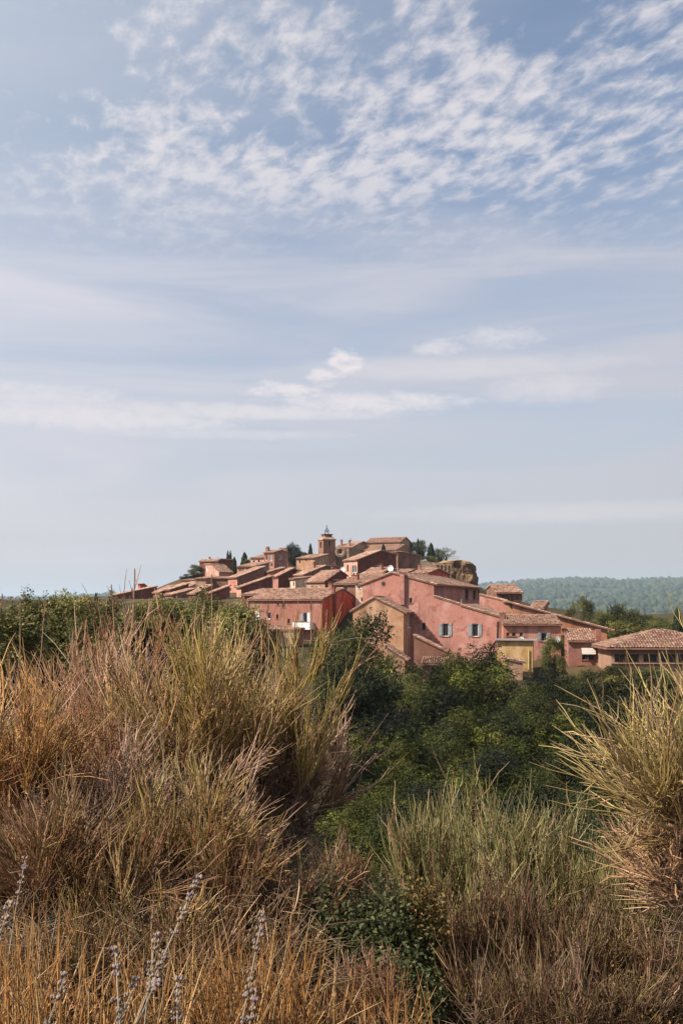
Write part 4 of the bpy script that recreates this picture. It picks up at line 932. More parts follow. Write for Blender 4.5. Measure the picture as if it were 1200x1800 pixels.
def make_ground():
    fr = np.concatenate([np.radians(np.linspace(-30, 30, 190)), np.radians(np.linspace(33, 327, 80))])
    rr = np.concatenate([np.geomspace(.4, 10, 50), np.geomspace(10.3, 300, 110), np.geomspace(306, 12500, 70)])
    A, R = np.meshgrid(fr, rr, indexing='ij'); X = R * np.sin(A); Yy = R * np.cos(A)
    Z = ground_z(X, Yy)
    amp = np.clip(R * .004, .02, .5)
    nz = np.array([mnoise.fractal(Vector((a * k, b * k, 0)), 1.0, 2.0, 4) for a, b, k in zip(X.ravel(), Yy.ravel(), np.clip(3.0 / R.ravel(), .02, 2.0))]).reshape(X.shape)
    Z = Z + nz * amp * (R < 500)
    n, m = X.shape; V = np.stack([X, Yy, Z], -1).reshape(-1, 3)
    I, J = np.meshgrid(np.arange(n), np.arange(m - 1), indexing='ij'); I = I.ravel(); J = J.ravel(); I2 = (I + 1) % n
    Fq = np.stack([I * m + J, I2 * m + J, I2 * m + J + 1, I * m + J + 1], -1)
    V = np.concatenate([V, [[0, 0, float(ground_z(np.array([0.]), np.array([0.]))[0])]]])
    Ft = np.stack([np.arange(n) * m, np.full(n, len(V) - 1), ((np.arange(n) + 1) % n) * m], -1)
    ma, t = new_mat('hillside_soil')
    geo = t.node('ShaderNodeNewGeometry'); p = geo.outputs['Position']
    ln = t.node('ShaderNodeVectorMath', operation='LENGTH', ins={0: p}).outputs['Value']
    n1 = t.noise(p, 1.7, 6, .65); n2 = t.noise(p, .05, 5, .6, .4); n3 = t.noise(p, .004, 6, .62, .5); n4 = t.noise(p, .03, 5, .7)
    near = t.mix(t.sm(n1, .35, .68), (.030, .018, .011), (.11, .062, .036))
    hill = t.mix(t.sm(n2, .4, .6), (.045, .038, .018), (.10, .065, .035))  # scrub and litter colour, darkened to stand for the ravine's shade
    far = t.mix(t.sm(n4, .35, .62), (.035, .052, .024), (.075, .083, .042))
    far = t.mix(t.m('MULTIPLY', t.sm(n3, .62, .70), .7), far, (.33, .26, .19))
    c = t.mix(t.sm(ln, 6, 14), near, hill); c = t.mix(t.sm(ln, 260, 480), c, far)
    t.l.new(c, t.bsdf.inputs['Base Color']); t.bsdf.inputs['Roughness'].default_value = .97; t.bsdf.inputs['Specular IOR Level'].default_value = .1
    o = obj('ground', mesh('ground', V, [Fq, Ft], smooth=True), ma); tag(o, kind='structure')
make_ground()
def forest():
    r_ = np.random.default_rng(3); N = 27000
    az = np.radians(r_.uniform(-27, 27, N)); r = np.where(r_.uniform(0, 1, N) < .06, r_.uniform(215, 700, N), np.sqrt(r_.uniform(330 ** 2, 5500 ** 2, N)))
    x = r * np.sin(az); y = r * np.cos(az)
    dens = np.array([mnoise.fractal(Vector((a * .004, b * .004, 7.0)), 1.0, 2.0, 4) for a, b in zip(x, y)])
    azd = np.degrees(np.arctan2(x, y)); k = (dens > -.15) & ((r > 330) | ((r > 215) & (azd > 9.5))); x, y, r, dens = x[k], y[k], r[k], dens[k]; N = len(x)
    z = ground_z(x, y)
    s = r_.uniform(2.2, 6.4, N) * (1 + r / 2900) * (1 + .25 * np.clip(dens, -1, 1)); h = s * r_.uniform(.8, 1.5, N)
    ang = np.arange(5) * 2 * np.pi / 5; ring = np.stack([np.cos(ang), np.sin(ang)], -1)
    V = np.zeros((N, 11, 3)); ph = r_.uniform(0, 6.28, N)
    for q in range(5):
        for lv, rad, hh in ((0, .85, .15), (5, 1.0, .8)):
            a = ang[q] + ph; jr = r_.uniform(.75, 1.2, N)
            V[:, lv + q] = np.stack([x + s * rad * jr * np.cos(a), y + s * rad * jr * np.sin(a), z + h * hh], -1)
    V[:, 10] = np.stack([x, y, z + h * 1.35], -1)
    b = np.arange(N)[:, None] * 11
    Fq = np.concatenate([b + np.array([[q, (q + 1) % 5, 5 + (q + 1) % 5, 5 + q]]) for q in range(5)]); Ft = np.concatenate([b + np.array([[5 + q, 5 + (q + 1) % 5, 10]]) for q in range(5)])
    pal = np.array([(.032, .050, .022), (.042, .060, .024), (.025, .040, .022), (.058, .070, .028)]); c = pal[r_.integers(0, 4, N)] * r_.uniform(.75, 1.25, N)[:, None]
    o = obj('forest', mesh('forest', V.reshape(-1, 3), [Fq, Ft], np.repeat(c, 11, 0), True), LEAF)
    tag(o, 'hazy blue green forest covering the far hills', 'forest', kind='stuff')
forest()
def far_houses():
    pts = [(1083, 1031, 2900, 26), (1140, 1028.5, 3050, 30), (1150, 1039, 2300, 20), (1165, 1034, 2600, 18), (1056, 1033, 2700, 14), (985, 1051, 1900, 18), (1175, 1029.5, 3000, 40)]
    lb = ['pale farm near the top of the far hill', 'long pale farm under the far ridge at the right', 'white farm lower on the far hill at the right', 'small pale farm on the far hill slope', 'tiny pale house left of the farms on the far hill', 'pinkish quarry shed low on the far hill', 'long white barn just under the far ridge']
    for (px, py, Y, L), l in zip(pts, lb):
        Y *= 1.75; L *= 1.1
        p = wp(px, py, Y); gz = float(ground_z(np.array([p[0]]), np.array([p[1]]))[0]); root = empty('farmhouse', (p[0], p[1], max(gz, p[2] - 4)), .2); tag(root, l, 'house', 'pale farms on the far hill')
        h = 6; w = 9; m = MB(); m.box((-L / 2, 0, -8), (L / 2, w, h)); m.build('wall', WHITE if L > 25 else wallmat('cream'), root)
        m = MB(); m.hexa([(-L / 2 - .5, -.5, h + .01), (L / 2 + .5, -.5, h + .01), (L / 2 + .5, w + .5, h + .01), (-L / 2 - .5, w + .5, h + .01)], [(-L / 2 - .5, w / 2 - .1, h + 2.4), (L / 2 + .5, w / 2 - .1, h + 2.4), (L / 2 + .5, w / 2 + .1, h + 2.4), (-L / 2 - .5, w / 2 + .1, h + 2.4)]); m.build('roof', wallmat('cream'), root)
far_houses()

# ------------------------------------------------------------------ trees
def leaf_quads(C, Nrm, Dir, L, Wd, col):
    """rhombic leaves: centres, normals, directions"""
    Nrm = Nrm / (np.linalg.norm(Nrm, axis=1, keepdims=True) + 1e-9); Sd = np.cross(Nrm, Dir); Sd /= np.linalg.norm(Sd, axis=1, keepdims=True) + 1e-9
    D = np.cross(Sd, Nrm); L = L[:, None]; Wd = Wd[:, None]
    V = np.stack([C - D * L * .5, C + Sd * Wd * .5 + Nrm * Wd * .12, C + D * L * .5, C - Sd * Wd * .5 + Nrm * Wd * .12], 1).reshape(-1, 3)
    Fq = np.arange(len(C) * 4).reshape(-1, 4)
    return V, Fq, np.repeat(col, 4, 0)
def unit(n, r_):
    v = r_.normal(size=(n, 3)); return v / np.linalg.norm(v, axis=1, keepdims=True)
def tree_proto(kind, seed):
    """unit tree: height 1, crown width 1 (scaled later); returns crown mesh, trunk mesh"""
    r_ = np.random.default_rng(seed)
    if kind == 'cypress':
        n = 5200; t = r_.uniform(0, 1, n) ** .85; rad = .5 * np.clip(1 - t ** 2.3, 0, 1) ** .7 * np.minimum(1, t * 6 + .55); a = r_.uniform(0, 6.283, n)
        lump = 1 + .16 * np.sin(a * 3 + t * 21) + .1 * np.sin(a * 5 - t * 34); rr = rad * lump * np.sqrt(r_.uniform(.35, 1, n))
        C = np.stack([rr * np.cos(a), rr * np.sin(a), .04 + t * .96], -1); Dr = np.stack([.35 * np.cos(a), .35 * np.sin(a), np.ones(n)], -1)
        Nn = np.stack([np.cos(a), np.sin(a), r_.normal(0, .5, n)], -1) + r_.normal(0, .4, (n, 3))
        col = np.array([(.030, .045, .020), (.042, .060, .024), (.022, .034, .018)])[r_.integers(0, 3, n)] * r_.uniform(.7, 1.3, n)[:, None]
        V, Fq, c = leaf_quads(C, Nn, Dr, np.full(n, .055), np.full(n, .09), col)
        paths = np.array([[[0, 0, -.12], [0, 0, .3], [0, 0, .8]]]); rd = np.array([[.09, .06, .01]])
        tv, tf = tubes(paths, rd, 6)
        return mesh('crown', V, [Fq], c), mesh('trunk', tv, [tf])
    conf = dict(robinia=(40, .28, .15, 13, .58), oak=(40, .30, .15, 9, .7), garden=(40, .30, .15, 9, .7), pine=(30, .36, .13, 9, .6), plane=(44, .30, .15, 9, .75), almond=(26, .45, .13, 8, .6))[kind]
    nc, zlo, cr, lps, flat = conf
    if kind in ('robinia', 'oak', 'garden'): zlo -= .12
    # clump centres in an irregular ellipsoid shell
    cen = []
    while len(cen) < nc:
        p = unit(1, r_)[0] * r_.uniform(.45, 1) ** .6
        q = np.array((p[0] * .42, p[1] * .42, zlo + (1 - zlo) * (.5 + .46 * p[2])))
        if kind == 'pine' and q[2] < .45 + .5 * np.hypot(p[0], p[1]) * r_.uniform(0, 1): continue
        if all(np.linalg.norm((q - c) * (1, 1, 1.3)) > cr * .55 for c in cen): cen.append(q)
        elif r_.uniform() < .02: cen.append(q)
    cen = np.array(cen)
    pal = dict(robinia=[(.036, .046, .007), (.058, .068, .010), (.014, .020, .005), (.10, .105, .017)], oak=[(.018, .024, .007), (.025, .031, .008), (.012, .017, .006), (.040, .043, .012)],  # oak leaves darkened in place of the shade missing from the ravine
               garden=[(.088, .093, .024), (.12, .117, .031), (.058, .065, .019), (.16, .145, .042)], pine=[(.085, .085, .022), (.12, .11, .026), (.055, .06, .018), (.16, .135, .035)], plane=[(.125, .122, .034), (.165, .15, .046), (.08, .085, .025), (.22, .185, .075)], almond=[(.13, .14, .06), (.10, .11, .05), (.17, .16, .07), (.09, .11, .05)])[kind]
    pal = np.array(pal)
    Vs, Fs, Cs = [], [], []; n0 = 0
    for c in cen:
        rad = cr * r_.uniform(.7, 1.25); ns = int(dict(robinia=110, oak=74, garden=74, pine=70, plane=95, almond=24)[kind] * (rad / cr) ** 2)
        dirs = unit(ns, r_); dirs[:, 2] = dirs[:, 2] * .8 + .15
        st = c + dirs * rad * r_.uniform(.25, 1.0, (ns, 1)) * np.array((1, 1, flat))
        tone = r_.uniform(.35, 1.6); base = pal[r_.choice(4, p=[.35, .3, .2, .15])]  # robinia's bright and dark clumps imitate sunlit sprays over shaded hollows
        out = dirs * .7 + unit(ns, r_) * .5; out[:, 2] -= .15 if kind in ('robinia', 'plane') else -.25
        out /= np.linalg.norm(out, axis=1, keepdims=True)
        slen = cr * dict(robinia=.44, oak=.42, garden=.42, pine=.34, plane=.45, almond=.5)[kind]
        k = lps; tt = (np.arange(k) + .5) / k
        P = st[:, None, :] + out[:, None, :] * (tt[None, :, None] * slen) ; P[:, :, 2] -= (tt ** 2)[None] * slen * (.35 if kind == 'robinia' else .1)
        sidev = np.cross(out, [0, 0, 1.0]); sidev /= np.linalg.norm(sidev, axis=1, keepdims=True) + 1e-9
        alt = np.where(np.arange(k) % 2 == 0, 1, -1)
        P = P + sidev[:, None, :] * (alt[None, :, None] * slen * .16) + r_.normal(0, slen * .05, P.shape)
        C = P.reshape(-1, 3); m_ = len(C)
        Dr = (sidev[:, None, :] * alt[None, :, None] + out[:, None, :] * .7 + r_.normal(0, .35, P.shape)).reshape(-1, 3)
        Nn = np.tile([0, 0, .8], (m_, 1)) + r_.normal(0, .55, (m_, 3)) + np.repeat(dirs, k, 0) * .35
        sz = cr * dict(robinia=.10, oak=.13, garden=.13, pine=.18, plane=.125, almond=.2)[kind]
        L = sz * r_.uniform(.7, 1.3, m_); Wd = L * dict(robinia=.55, oak=.75, garden=.75, pine=.32, plane=.8, almond=.5)[kind]
        col = base * tone * r_.uniform(.75, 1.25, (m_, 1)) * (1 + .12 * r_.normal(size=(m_, 3)) * np.array((1, .5, .6)))
        V, Fq, cc = leaf_quads(C, Nn, Dr, L, Wd, np.clip(col, .008, .5)); Vs.append(V); Fs.append(Fq + n0); Cs.append(cc); n0 += len(V)
    # trunk and limbs
    paths, rads = [], []
    top = .62; bend = r_.normal(0, .03, 2)
    tr = np.array([[0, 0, -.12], [bend[0] * .3, bend[1] * .3, .12], [bend[0], bend[1], zlo], [bend[0] * 1.3, bend[1] * 1.3, top * .8], [bend[0] * 1.5, bend[1], top + .15]])
    paths.append(tr); rads.append([.032, .026, .021, .014, .005])
    for c in cen[r_.permutation(len(cen))[:22]]:
        z1 = r_.uniform(.16, .55); s0 = np.array([bend[0] * z1 * 2, bend[1] * z1 * 2, z1]); mid = s0 * .5 + c * .5 + np.array([0, 0, .04]) + r_.normal(0, .02, 3)
        paths.append(np.array([s0, s0 * .72 + mid * .28 + r_.normal(0, .01, 3), mid, mid * .45 + c * .55 + r_.normal(0, .012, 3), c])); rads.append([.012, .010, .007, .005, .0025])
    tv, tf = tubes(np.array(paths), np.array(rads), 5)
    return mesh('crown', np.concatenate(Vs), [np.concatenate(Fs)], np.concatenate(Cs)), mesh('trunk', tv, [tf])
PROTO = {}
def proto(kind, k):
    if (kind, k) not in PROTO: PROTO[kind, k] = tree_proto(kind, 100 + 7 * k + len(kind))
    return PROTO[kind, k]
GRP = dict(garden='oaks and bushes among the houses', robinia='robinias in the ravine', oak='oaks and bushes among the houses', pine='pines among the houses', cypress='cypresses of the village', plane='plane trees at the left', almond=None)
def plant_tree(kind, k, base, h, w, label, rz):
    cr, tr = proto(kind, k)
    root = empty(dict(garden='oak_tree', robinia='robinia_tree', oak='oak_tree', pine='pine_tree', cypress='cypress_tree', plane='plane_tree', almond='almond_tree')[kind], base, rz)
    root.scale = (w, w, h); tag(root, label, 'tree', GRP[kind])
    obj('trunk', tr, BARK, root); c = obj('crown', cr, LEAF, root)
for i, (kind, px, py, Y, h, w, label) in enumerate(TREES):
    p = wp(px, py, Y); p[2] -= h * .97
    plant_tree(kind, i % (3 if kind == 'robinia' else 2), p, h, w, label, i * 2.4)
for i, (px, py, Y, w, label) in enumerate(PLANES):
    p = wp(px, py, Y); p[2] -= 4.2; plant_tree('plane', i % 2, p, 4.3, w * .95, label, i * 1.7)

# ------------------------------------------------------------------ brooms
PAL = dict(rushbrown=[(.14, .095, .05), (.10, .066, .038), (.15, .125, .055), (.24, .16, .10), (.16, .075, .05)], gold=[(.46, .27, .085), (.40, .23, .075), (.50, .33, .12), (.30, .22, .055), (.36, .17, .07)], pinkdry=[(.42, .24, .17), (.36, .19, .13), (.48, .31, .22), (.30, .15, .10), (.38, .25, .13)],
           mixed=[(.34, .26, .075), (.44, .31, .13), (.27, .235, .06), (.38, .22, .11), (.48, .34, .18)], green=[(.30, .27, .06), (.37, .31, .08), (.23, .22, .05), (.42, .31, .11), (.40, .24, .12)],
           pinkgrey=[(.42, .29, .23), (.34, .22, .17), (.50, .37, .29), (.27, .17, .135), (.38, .25, .14)], tan=[(.42, .25, .13), (.36, .20, .10), (.47, .32, .18), (.30, .22, .08), (.33, .15, .08)],
           olive=[(.25, .21, .055), (.32, .24, .075), (.18, .16, .045), (.38, .26, .12), (.33, .16, .075)], olivebrown=[(.18, .125, .05), (.24, .15, .07), (.13, .10, .04), (.30, .19, .11), (.26, .12, .06)],
           brown=[(.22, .13, .07), (.28, .17, .10), (.16, .10, .055), (.34, .22, .14), (.25, .12, .055)], rightgold=[(.42, .36, .12), (.35, .31, .09), (.50, .42, .19), (.27, .26, .07), (.38, .27, .15)],
           paledry=[(.50, .34, .22), (.42, .26, .16), (.56, .41, .28), (.36, .21, .12), (.44, .29, .15)], rush=[(.23, .26, .10), (.29, .31, .12), (.18, .215, .085), (.38, .34, .17), (.32, .22, .14)],
           heath=[(.28, .15, .09), (.23, .11, .07), (.33, .20, .13), (.18, .09, .055), (.32, .22, .12)], darkdry=[(.13, .07, .045), (.17, .09, .055), (.10, .06, .04), (.20, .12, .07), (.15, .08, .05)])
def bez(P0, P1, P2, K):
    t = np.linspace(0, 1, K)[None, :, None]
    return P0[:, None] * (1 - t) ** 2 + 2 * P1[:, None] * t * (1 - t) + P2[:, None] * t ** 2
def broom_meshes(H, spread, pal, ns, lean, Y, seed, lift):
    r_ = np.random.default_rng(seed); pal = np.array(PAL[pal]); sp = math.radians(spread)
    ww = .00185 * (Y / 3.5) ** .6 if Y > 3.05 or spread < 60 else .0020
    # woody branches
    nb = 16; th = sp * np.sqrt(r_.uniform(.02, 1, nb)); az = r_.uniform(0, 6.283, nb) + np.arange(nb) * .4
    d = np.stack([np.sin(th) * np.cos(az) + lean, np.sin(th) * np.sin(az), np.cos(th)], -1); d /= np.linalg.norm(d, axis=1, keepdims=True)
    L = H * (r_.uniform(.26, .80, nb) if spread > 35 else r_.uniform(.42, .82, nb))
    P0 = np.stack([r_.normal(0, .17 * H, nb), r_.normal(0, .17 * H, nb), np.full(nb, -.08)], -1); P0[:, 2] += lift; P1 = P0 + d * L[:, None] * .5 + np.array([0, 0, -.02]) + r_.normal(0, .02, (nb, 3)); P2 = P0 + d * L[:, None]; P2[:, 2] += L * .12
    WP = bez(P0, P1, P2, 6) + r_.normal(0, .006, (nb, 6, 3)); WR = np.linspace(1, .35, 6)[None] * r_.uniform(.006, .012, nb)[:, None] * (H / .8) * np.ones((nb, 6))
    # secondary branches
    n2 = nb * 7; bi = r_.integers(0, nb, n2); tt = r_.uniform(.30, 1, n2); k = (tt * 5).astype(int).clip(0, 4); fr = tt * 5 - k
    S0 = WP[bi, k] * (1 - fr)[:, None] + WP[bi, k + 1] * fr[:, None]
    fan = .85 if spread > 30 else .45; d2 = d[bi] * .8 + unit(n2, r_) * fan; d2[:, 2] += .2; d2 /= np.linalg.norm(d2, axis=1, keepdims=True); L2 = H * r_.uniform(.10, .30, n2)
    S2 = S0 + d2 * L2[:, None]; S1 = S0 + d2 * L2[:, None] * .5 + np.array([0, 0, -.012]) + r_.normal(0, .008, (n2, 3))
    SP = bez(S0, S1, S2, 4); SR = np.linspace(1, .5, 4)[None] * r_.uniform(.0022, .0042, n2)[:, None] * (H / .8)
    nt_ = 4; TB = np.stack([r_.normal(0, .05, nt_), r_.normal(0, .05, nt_), np.full(nt_, -.1)], -1); TT = np.stack([r_.normal(0, .02, nt_), r_.normal(0, .02, nt_), np.full(nt_, lift + .02)], -1)
    TK = bez(TB, (TB + TT) / 2 + r_.normal(0, .03, (nt_, 3)), TT, 6); WP = np.concatenate([WP, TK]); WR = np.concatenate([WR, np.full((nt_, 6), .011) * np.linspace(1.3, .8, 6)[None]])
    wv, wf = tubes(WP, WR, 5); sv, sf = tubes(SP, SR, 4)
    wc = np.concatenate([np.tile((.12, .07, .055), (len(wv), 1)) * r_.uniform(.6, 1.3, (len(wv), 1)), np.tile((.17, .09, .065), (len(sv), 1)) * r_.uniform(.6, 1.4, (len(sv), 1))])
    woody = mesh('woody_branches', np.concatenate([wv, sv]), [wf, sf + len(wv)], wc)
    # rush-like stems in fans at the branch ends
    bi = r_.integers(0, n2, ns); tt = r_.uniform(.35, 1, ns)[:, None]
    B0 = S0[bi] * (1 - tt) + S2[bi] * tt
    up = .62 if spread < 58 else .22
    ds = d2[bi] * .9 + unit(ns, r_) * (.36 if spread > 30 else .20); ds[:, 2] += up * (1.5 if spread < 30 else 1); ds /= np.linalg.norm(ds, axis=1, keepdims=True)
    Ls = np.clip(H, 0, .75) * r_.uniform(.18, .54, ns) * r_.choice([1, 1, .6], ns)
    E = B0 + ds * Ls[:, None]; M = B0 + ds * Ls[:, None] * .5 + r_.normal(0, .07, (ns, 3)) * Ls[:, None]; M[:, 2] -= Ls * r_.uniform(-.02, .09, ns)
    bent = r_.uniform(0, 1, ns) < .16; M[bent] += r_.normal(0, .16, (bent.sum(), 3)) * Ls[bent][:, None]; E[bent, 2] -= Ls[bent] * r_.uniform(.1, .5, bent.sum())
    n1 = int(ns * .62); GPt = bez(B0, M, E, 4)                       # the rest fork off older stems
    pi = r_.integers(0, n1, ns - n1); ps = r_.integers(1, 3, ns - n1); f0 = GPt[pi, ps]
    fd = GPt[pi, 3] - GPt[pi, 1]; fd /= np.linalg.norm(fd, axis=1, keepdims=True) + 1e-9; fd = fd + unit(ns - n1, r_) * .45; fd[:, 2] += .1; fd /= np.linalg.norm(fd, axis=1, keepdims=True)
    fl_ = Ls[pi] * r_.uniform(.35, .85, ns - n1); fe = f0 + fd * fl_[:, None]; fm = f0 + fd * fl_[:, None] * .5 + r_.normal(0, .06, (ns - n1, 3)) * fl_[:, None]
    GPt[n1:] = bez(f0, fm, fe, 4); E[n1:] = fe
    GPt[:, 1:3] += r_.normal(0, .0028, (ns, 2, 3))
    GR = np.array([1, .92, .75, .35])[None] * (ww * r_.uniform(.65, 1.5, ns))[:, None]
    gv, gf = tubes(GPt, GR, 3)
    ci = r_.choice(5, ns, p=[.3, .24, .18, .16, .12]); c = pal[ci].copy(); odd = r_.uniform(0, 1, ns) < .18
    c[odd] = np.array([(.22, .20, .06), (.36, .27, .15), (.27, .22, .15), (.16, .15, .05), (.42, .31, .18), (.14, .09, .06)])[r_.integers(0, 6, odd.sum())]; c = (c * .88 + c.mean(1, keepdims=True) * .12) * r_.uniform(.55, 1.45, (ns, 1))
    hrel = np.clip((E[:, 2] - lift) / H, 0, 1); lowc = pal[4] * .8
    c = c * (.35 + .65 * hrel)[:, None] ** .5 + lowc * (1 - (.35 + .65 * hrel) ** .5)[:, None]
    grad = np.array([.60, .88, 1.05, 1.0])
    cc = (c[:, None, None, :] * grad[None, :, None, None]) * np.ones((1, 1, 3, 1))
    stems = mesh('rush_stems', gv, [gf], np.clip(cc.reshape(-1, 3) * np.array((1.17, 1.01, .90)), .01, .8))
    # dry forked twigs lower down
    nd = int(ns * .28); bi = r_.integers(0, n2, nd); T0 = S0[bi] * .7 + S2[bi] * .3 + r_.normal(0, .03, (nd, 3))
    T0[:, 2] = np.abs(T0[:, 2]) * r_.uniform(.35, 1, nd); dd = unit(nd, r_); dd[:, 2] = dd[:, 2] * .6 + .25; Ld = H * r_.uniform(.06, .22, nd)
    TE = T0 + dd * Ld[:, None]; TM = (T0 + TE) / 2 + r_.normal(0, .012, (nd, 3))
    TP = bez(T0, TM, TE, 3); tv, tf = tubes(TP, np.array([1, .8, .4])[None] * (ww * .75 * r_.uniform(.6, 1.3, nd))[:, None], 3)
    dc = np.array([(.30, .19, .13), (.22, .12, .08), (.38, .27, .19), (.14, .08, .055), (.26, .14, .08)])[r_.integers(0, 5, nd)] * r_.uniform(.4, 1.0, (nd, 1))
    dry = mesh('dry_twigs', tv, [tf], np.repeat(dc, 9, 0))
    return woody, stems, dry
for i, (px, py, Y, top, sp, pal, ns, lean, lift, label) in enumerate(BROOMS):
    p = wp(px, py, Y); p[2] -= lift; H = (py - top) * Y / F / (1.08 if sp < 35 else .98 if sp < 58 else .76)
    root = empty('broom_shrub', p); tag(root, label, 'shrub', 'broom shrubs on the slope')
    a, b, c = broom_meshes(H, sp, pal, int(ns * 1.15), lean, Y, 500 + i, lift)
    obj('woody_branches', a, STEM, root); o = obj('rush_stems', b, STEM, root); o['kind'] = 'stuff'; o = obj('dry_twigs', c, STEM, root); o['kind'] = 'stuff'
# matted dead twigs between the shrubs
def undergrowth(name, label, n, px0, px1, y0, y1, top, cols, seed):
    r_ = np.random.default_rng(seed); Y = r_.uniform(y0, y1, n); px = r_.uniform(px0, px1, n); x = (px - 600) * Y / F
    lump = np.array([mnoise.noise(Vector((a * 3.1, b * 2.6, seed))) for a, b in zip(x, Y)])
    z = ground_z(x, Y) + np.clip(r_.uniform(-.02, 1, n) * top * (1 + .7 * lump), 0, 9)
    P0 = np.stack([x, Y, z], -1); d = unit(n, r_); d[:, 2] = d[:, 2] * .55 + .22; L = r_.uniform(.05, .24, n)
    E = P0 + d * L[:, None]; M = (P0 + E) / 2 + r_.normal(0, .012, (n, 3)); P = bez(P0, M, E, 3)
    V, Fq = tubes(P, np.array([1, .85, .4])[None] * r_.uniform(.0010, .0021, n)[:, None], 3)
    c = np.array(cols)[r_.integers(0, len(cols), n)] * r_.uniform(.35, .95, (n, 1)) * (1 + .4 * lump)[:, None]
    o = obj(name, mesh(name, V, [Fq], np.clip(np.repeat(c, 9, 0), .01, .8)), STEM); tag(o, label, 'undergrowth', kind='stuff')
DRY = [(.26, .17, .10), (.20, .12, .075), (.33, .23, .15), (.14, .085, .055), (.22, .16, .06), (.28, .15, .08), (.17, .14, .05)]
undergrowth('undergrowth', 'matted dry twigs under the brooms at the left', 10000, -60, 560, 2.3, 4.7, .26, DRY, 61)
undergrowth('undergrowth', 'matted brown twigs under the rush thicket at the right', 4500, 760, 1260, 2.5, 4.2, .18, DRY, 62)
# small leaved bushes
def leafy(H, R, pal, seed):
    r_ = np.random.default_rng(seed)
    P = dict(box=[(.055, .070, .028), (.075, .088, .034), (.04, .055, .025), (.13, .135, .05)], yellowbox=[(.20, .125, .032), (.14, .105, .030), (.085, .08, .025), (.22, .115, .035)])[pal]; P = np.array(P)
    nt = 210; az = r_.uniform(0, 6.28, nt); rr = R * np.sqrt(r_.uniform(0, 1, nt)); T = np.stack([rr * np.cos(az), rr * np.sin(az), H * (1 - .55 * (rr / R) ** 2) * r_.uniform(.55, 1.08, nt)], -1)
    B0 = np.stack([T[:, 0] * .25, T[:, 1] * .25, np.full(nt, -.03)], -1); M = (B0 + T) / 2 + np.stack([T[:, 0] * .2, T[:, 1] * .2, np.zeros(nt)], -1)
    tp = bez(B0, M, T, 8); tv, tf = tubes(tp, np.linspace(1, .3, 8)[None] * np.full((nt, 1), .0028), 3)
    k = 46; ti = r_.integers(0, nt, nt * k); u = r_.uniform(.25, 1, nt * k) ** .7; kk = (u * 7).astype(int).clip(0, 6); f = (u * 7 - kk)[:, None]
    C = tp[ti, kk] * (1 - f) + tp[ti, kk + 1] * f + r_.normal(0, .022, (nt * k, 3)); n = len(C)
    tone = r_.uniform(.7, 1.3, nt)[ti][:, None]; col = P[r_.integers(0, 4, nt)][ti] * .6 + P[r_.integers(0, 4, n)] * .4
    L = r_.uniform(.009, .017, n) * (1.15 if pal == 'box' else .9); V, Fq, c = leaf_quads(C, unit(n, r_) * .8 + [0, 0, .7], unit(n, r_), L, L * .55, np.clip(col * tone * r_.uniform(.75, 1.25, (n, 1)), .01, .6))
    return mesh('twigs', tv, [tf]), mesh('foliage', V, [Fq], c)
for i, (px, py, Y, H, R, pal, label) in enumerate(LEAFY):
    root = empty('leafy_bush', wp(px, py, Y)); tag(root, label, 'shrub', 'small leaved bushes between the brooms')
    a, b = leafy(H, R, pal, 900 + i); obj('twigs', a, BARK, root); o = obj('foliage', b, LEAF, root); o['kind'] = 'stuff'
# straw grass tufts in front
TUFTS = [(15, 1.9, .28, 'straw tuft at the left edge'), (75, 1.85, .25, 'straw tuft second from the left edge'), (190, 1.8, .20, 'short straw tuft third from the left edge'),
         (275, 1.85, .20, 'straw tuft at the foot of the long lavender'), (350, 1.95, .24, 'straw tuft left of the tall lavender'), (400, 2.0, .26, 'dense straw tuft at the bottom middle left'), (455, 1.95, .25, 'straw tuft around the tall lavender'),
         (510, 2.0, .24, 'straw tuft right of the tall lavender'), (555, 2.1, .18, 'small straw tuft beside the reddish dry bush'), (700, 2.4, .20, 'sparse straw tuft at the bottom middle'), (40, 2.3, .36, 'straw tuft behind the left edge tufts')]
def tuft(n, H, seed):
    r_ = np.random.default_rng(seed); B0 = np.stack([r_.normal(0, .045, n), r_.normal(0, .05, n), np.full(n, -.02)], -1)
    th = np.abs(r_.normal(0, .42, n)); az = r_.uniform(0, 6.28, n); L = H * r_.uniform(.45, 1.1, n); d = np.stack([np.sin(th) * np.cos(az), np.sin(th) * np.sin(az), np.cos(th)], -1)
    E = B0 + d * L[:, None]; M = B0 + d * L[:, None] * .5 - d * np.array([.12, .12, 0]) * L[:, None] + r_.normal(0, .006, (n, 3))
    P = bez(B0, M, E, 5); V, Fq = tubes(P, np.array([1, .95, .8, .6, .2])[None] * (r_.uniform(.0011, .0021, n))[:, None], 3)
    pal = np.array([(.48, .25, .085), (.42, .20, .065), (.54, .33, .14), (.36, .17, .06), (.46, .30, .14)]); c = pal[r_.integers(0, 5, n)] * r_.uniform(.5, 1.2, (n, 1))
    cc = (c[:, None, None, :] * np.array([.7, .85, 1, 1, 1.05])[None, :, None, None]) * np.ones((1, 1, 3, 1))
    return mesh('blades', V, [Fq], np.clip(cc.reshape(-1, 3), .01, .8))
for i, (px, Y, H, label) in enumerate(TUFTS):
    p = wp(px, 1800, Y); p[2] = wp(px, 1830, Y)[2]
    root = empty('straw_grass', p); tag(root, label, 'grass tuft', 'straw grass tufts at the bottom')
    o = obj('blades', tuft(70, H * 1.0, 1200 + i), STEM, root); o['kind'] = 'stuff'
